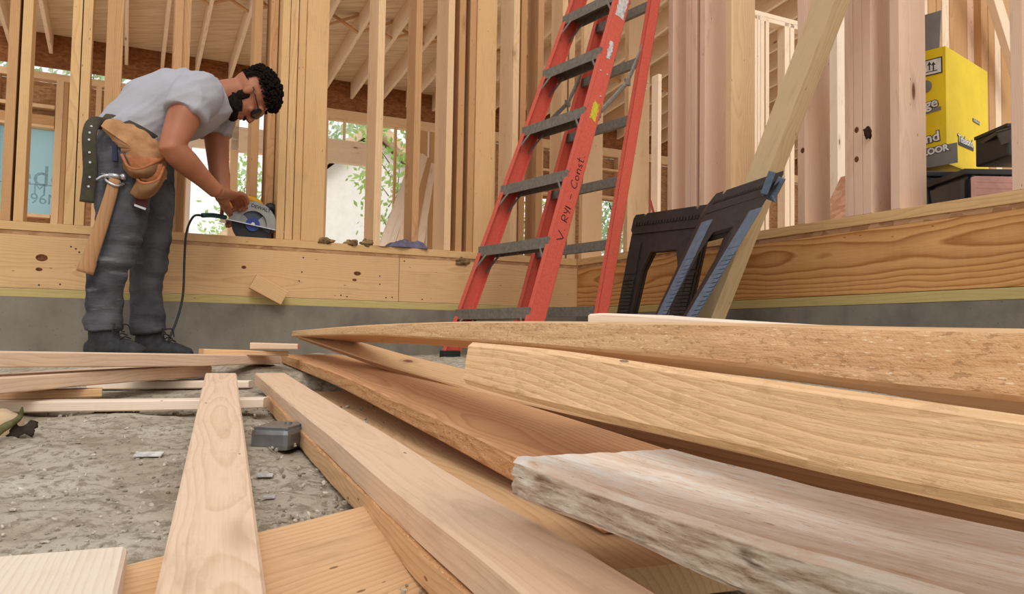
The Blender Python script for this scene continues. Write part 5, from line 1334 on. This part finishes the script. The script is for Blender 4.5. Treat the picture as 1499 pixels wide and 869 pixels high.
# stone, dry leaf scrap and stick at the left edge
M['stone'] = plain('tan_stone', (204, 176, 142), 0.85, 0.15, var=0.12, scale=24, bump=0.2); M['stick'] = plain('greenish_stick', (112, 106, 72), 0.85, 0.1, var=0.2, scale=30); M['leaf'] = plain('dry_grey_leaf', (92, 80, 70), 0.9, 0.1, var=0.2, scale=30)
g0 = onground(2, 638); lump('stone', g0 + UP * .018 + Vector((-.012, .01, 0)), (Vector((1, 0, 0)), Vector((0, 1, 0)), UP), (.044, .032, .034), M['stone'], 'rounded tan stone at the left picture edge beside the dry leaf', 'stone', .12, 4)
g1 = onground(33, 641); bm = bmesh.new(); rows = []
for i in range(12):
    row = []
    for j in range(9):
        u = i / 11 - .5; v = j / 8 - .5
        row.append(bm.verts.new(g1 + Vector((u * .042 + .006 * noise.noise((v * 5, 3, i)), v * .02 + u * .01, .016 + v * .024 + .006 * math.sin(u * 7)))))
    rows.append(row)
for i in range(11):
    for j in range(8): bm.faces.new((rows[i][j], rows[i + 1][j], rows[i + 1][j + 1], rows[i][j + 1]))
bmesh.ops.solidify(bm, geom=list(bm.faces), thickness=.0015)
o = link('dry_leaf', bm_mesh('leaf', bm), M['leaf'], None, True); tag(o, 'curled dark dry leaf on the dirt at the left under the stick', 'leaf')
ga, gb = onground(-14, 655), onground(40, 632)
bm = bmesh.new(); tube(bm, spline([ga + UP * .008 + Vector((0, -.02, 0)), lerp(ga, gb, .5) + UP * .022 + Vector((0, -.03, 0)), gb + UP * .030 + Vector((0, -.03, 0)), gb + UP * .052 + Vector((.006, -.03, 0))], 16), [.008] * 8 + [.007, .006, .0055, .005, .0045, .004, .003, .002], 8)
o = link('stick', bm_mesh('stick', bm), M['stick'], None, True); tag(o, 'bent greenish stick crossing the tan stone at the left edge', 'stick')
# pebbles and wood chips: more than anybody could count
M['chip'] = plain('pale_chips', (214, 202, 184), 0.8, 0.2, var=0.2, scale=50); M['peb'] = plain('grey_pebbles', (164, 154, 138), 0.95, 0.1, var=0.10, scale=60)
rnd = random.Random(21)
for name, mat, cnt, rad, lab in (('gravel', M['peb'], 1500, (.0010, .0032), 'small grey pebbles scattered over the dirt'), ('wood_chips', M['chip'], 700, (.001, .0035), 'pale wood chips scattered over the dirt')):
    bm = bmesh.new()
    for k in range(cnt):
        y = 0.6 + 1.5 * rnd.random() ** 1.6; x = y * rnd.uniform(-.75, -.05)
        r = rnd.uniform(*rad) * (0.6 + y * .5); z = ground_z(x, y)
        m = Matrix.Translation((x, y, z + r * .2)) @ Matrix.Rotation(rnd.uniform(0, 6.28), 4, Vector((rnd.random(), rnd.random(), rnd.random() + .1)).normalized()) @ Matrix.Diagonal((r * rnd.uniform(.8, 2.0), r, r * rnd.uniform(.35, .9), 1))
        bmesh.ops.create_icosphere(bm, subdivisions=1, radius=1.0, matrix=m)
    o = link(name, bm_mesh(name, bm), mat); tag(o, lab, name.replace('_', ' '), kind='stuff')
for k, (px, py, s) in enumerate([(218, 668, .022), (388, 699, .012), (394, 731, .008)]):
    q = onground(px, py); bm = bmesh.new(); bx(bm, q + UP * .004, Vector((1, .2, 0)).normalized(), Vector((-.2, 1, .1)).normalized(), Vector((0, -.1, 1)).normalized(), s, s * .6, .0015, .0008)
    o = link('scrap', bm_mesh('scrap', bm), M['label_w']); tag(o, ['flat grey-white scrap on the dirt left of the pale pointing board', 'thin white scrap on the dirt just below the metal box', 'tiny pale scrap on the dirt nearest the wide plank'][k], 'scrap')
# ---------------------------------------------------------------- outside: sunlit yard, house, trees
M['yard'] = plain('pale_dry_yard', (226, 218, 200), 0.95, 0.1, var=0.06, scale=2)
bm = bmesh.new(); bx(bm, Vector((2, 40, -0.75)), Vector((1, 0, 0)), Vector((0, 1, 0)), UP, 60, 27, 0.2); o = link('ground', bm_mesh('yard', bm), M['yard']); tag(o, 'pale yard outside beyond the framed room', 'ground', kind='structure')
M['siding'] = plain('white_house_wrap', (240, 238, 232), 0.7, 0.2, var=0.02, scale=6); M['roofm'] = plain('pale_roof_boards', (222, 196, 160), 0.8, 0.2, var=0.08, scale=8); M['glass'] = plain('blue_grey_window', (140, 164, 186), 0.15, 0.6)
hc = P(520, 300, 17.0); hc.z = -0.5
house = tag(empty('house', hc), 'pale unfinished house with sloping roof seen through the far doorway', 'house')
hx, hy = Vector((0.92, 0.38, 0)).normalized(), Vector((-0.38, 0.92, 0)).normalized()
def hq(a, b, z): return hc + hx * a + hy * b + UP * z
bm = bmesh.new(); prof = [(-2.4, 0), (-2.4, 2.5), (0.35, 4.9), (3.2, 2.5), (3.2, 0)]
A = [bm.verts.new(hq(a, 0, z)) for a, z in prof]; B = [bm.verts.new(hq(a, 6, z)) for a, z in prof]; bm.faces.new(A); bm.faces.new(list(reversed(B)))
for k in range(5): bm.faces.new((A[k], B[k], B[(k + 1) % 5], A[(k + 1) % 5]))
bmesh.ops.recalc_face_normals(bm, faces=bm.faces); link('walls', bm_mesh('walls', bm), M['siding'], house)
for s in (0, 1):
    a0_, z0_, a1_, z1_ = ((-2.9, 2.15, 0.35, 5.0), (3.7, 2.15, 0.35, 5.0))[s]
    p, q = hq(a0_, 3, z0_), hq(a1_, 3, z1_); al = (q - p).normalized(); n_ = al.cross(hy).normalized(); bm = bmesh.new(); bx(bm, (p + q) / 2 + n_ * (.08 if n_.z > 0 else -.08), al, hy, n_, (q - p).length / 2, 3.4, .08); link('roof', bm_mesh('roof', bm), M['roofm'], house)
for a, z, w, h in ((1.7, 1.55, .45, .75), (-1.2, 1.5, .5, .6)):
    bm = bmesh.new(); bx(bm, hq(a, -.03, z), hx, hy, UP, w + .08, .04, h + .08); f_ = link('window_frame', bm_mesh('wf', bm), M['roofm'], house)
    bm = bmesh.new(); bx(bm, hq(a, -.06, z), hx, hy, UP, w, .03, h); link('pane', bm_mesh('pane', bm), M['glass'], f_)
def leafmat(name, a, b):
    t = NT(name); i = t.node('ShaderNodeTexCoord'); c = t.ramp(t.noise(i.outputs['Object'], 1.6, 4), [(0.35, srgb(*a)), (0.65, srgb(*b))]); t.out(c, 0.6, 0.2)
    tr = t.node('ShaderNodeBsdfTranslucent'); t.put(tr, 'Color', c); mx = t.node('ShaderNodeMixShader'); mx.inputs[0].default_value = 0.45
    t.l.new(t.p.outputs[0], mx.inputs[1]); t.l.new(tr.outputs[0], mx.inputs[2]); t.l.new(mx.outputs[0], t.n['Material Output'].inputs['Surface']); return t.m
M['leaf_a'] = leafmat('bright_green_leaves', (150, 190, 92), (206, 226, 160)); M['leaf_b'] = leafmat('grey_green_leaves', (140, 168, 110), (206, 220, 190))
M['bark'] = plain('pale_bark', (170, 160, 148), 0.9, 0.1, var=0.25, scale=4)
def tree(px, D, h, r, seed, mat, label, n=3600, leaf=.13, low=.25):
    rnd = random.Random(seed); b = P(px, 400, D); b.z = -0.6
    root = tag(empty('tree', b), label, 'tree')
    bm = bmesh.new(); tube(bm, spline([b, b + Vector((rnd.uniform(-.2, .2), 0, h * .4)), b + Vector((rnd.uniform(-.4, .4), 0, h * .85))], 12), [lerp(.16, .03, i / 11) * min(1, r * .5) for i in range(12)], 8)
    tips = []
    for k in range(14):
        z = lerp(.25, .85, k / 14) * h; th = rnd.uniform(0, 6.28); e = b + Vector((math.cos(th) * r * .8, math.sin(th) * r * .8, z + r * .5)); tube(bm, spline([b + UP * z, lerp(b + UP * z, e, .5) + UP * .1, e], 6), [k_ * min(1, r * .5) for k_ in (.05, .04, .03, .025, .02, .01)], 6); tips.append(e)
    link('trunk', bm_mesh('trunk', bm), M['bark'], root, True)
    bm = bmesh.new(); cl = [b + Vector((rnd.uniform(-1, 1) * r, rnd.uniform(-1, 1) * r, lerp(low, 1, rnd.random()) * h)) for _ in range(46)] + tips
    for k in range(n):
        c = rnd.choice(cl) + Vector((rnd.gauss(0, min(.36, r * .3)), rnd.gauss(0, min(.36, r * .3)), rnd.gauss(0, min(.32, r * .3))))
        u_ = Vector((rnd.gauss(0, 1), rnd.gauss(0, 1), rnd.gauss(0, 1))).normalized(); w_ = u_.orthogonal().normalized(); s = leaf * rnd.uniform(.5, 1.2)
        bm.faces.new([bm.verts.new(c + u_ * s), bm.verts.new(c + w_ * s * .5), bm.verts.new(c - u_ * s), bm.verts.new(c - w_ * s * .5)])
    o = link('foliage', bm_mesh('foliage', bm), mat, root); o['kind'] = 'stuff'
tree(505, 30, 9.5, 3.2, 3, M['leaf_b'], 'loose grey-green tree behind the pale house', 1900, .16, .52)
tree(566, 13, 4.3, .45, 5, M['leaf_a'], 'bright green young tree before the pale house', 1500, .075, .05)
tree(352, 30, 8.0, 1.0, 7, M['leaf_a'], 'green tree outside the doorway behind the saw', 900, .13, .45)
tree(772, 23, 7.0, 1.2, 9, M['leaf_a'], 'green tree outside seen past the left ladder rail', 2400, .13, .0)
tree(893, 24, 6.0, 1.2, 11, M['leaf_b'], 'green tree outside seen left of the upright sawhorse', 2400, .13, .0)
tree(120, 24, 9.0, 2.6, 13, M['leaf_b'], 'grey-green treetop seen in the slit over the left far wall', 1800, .15, .3)
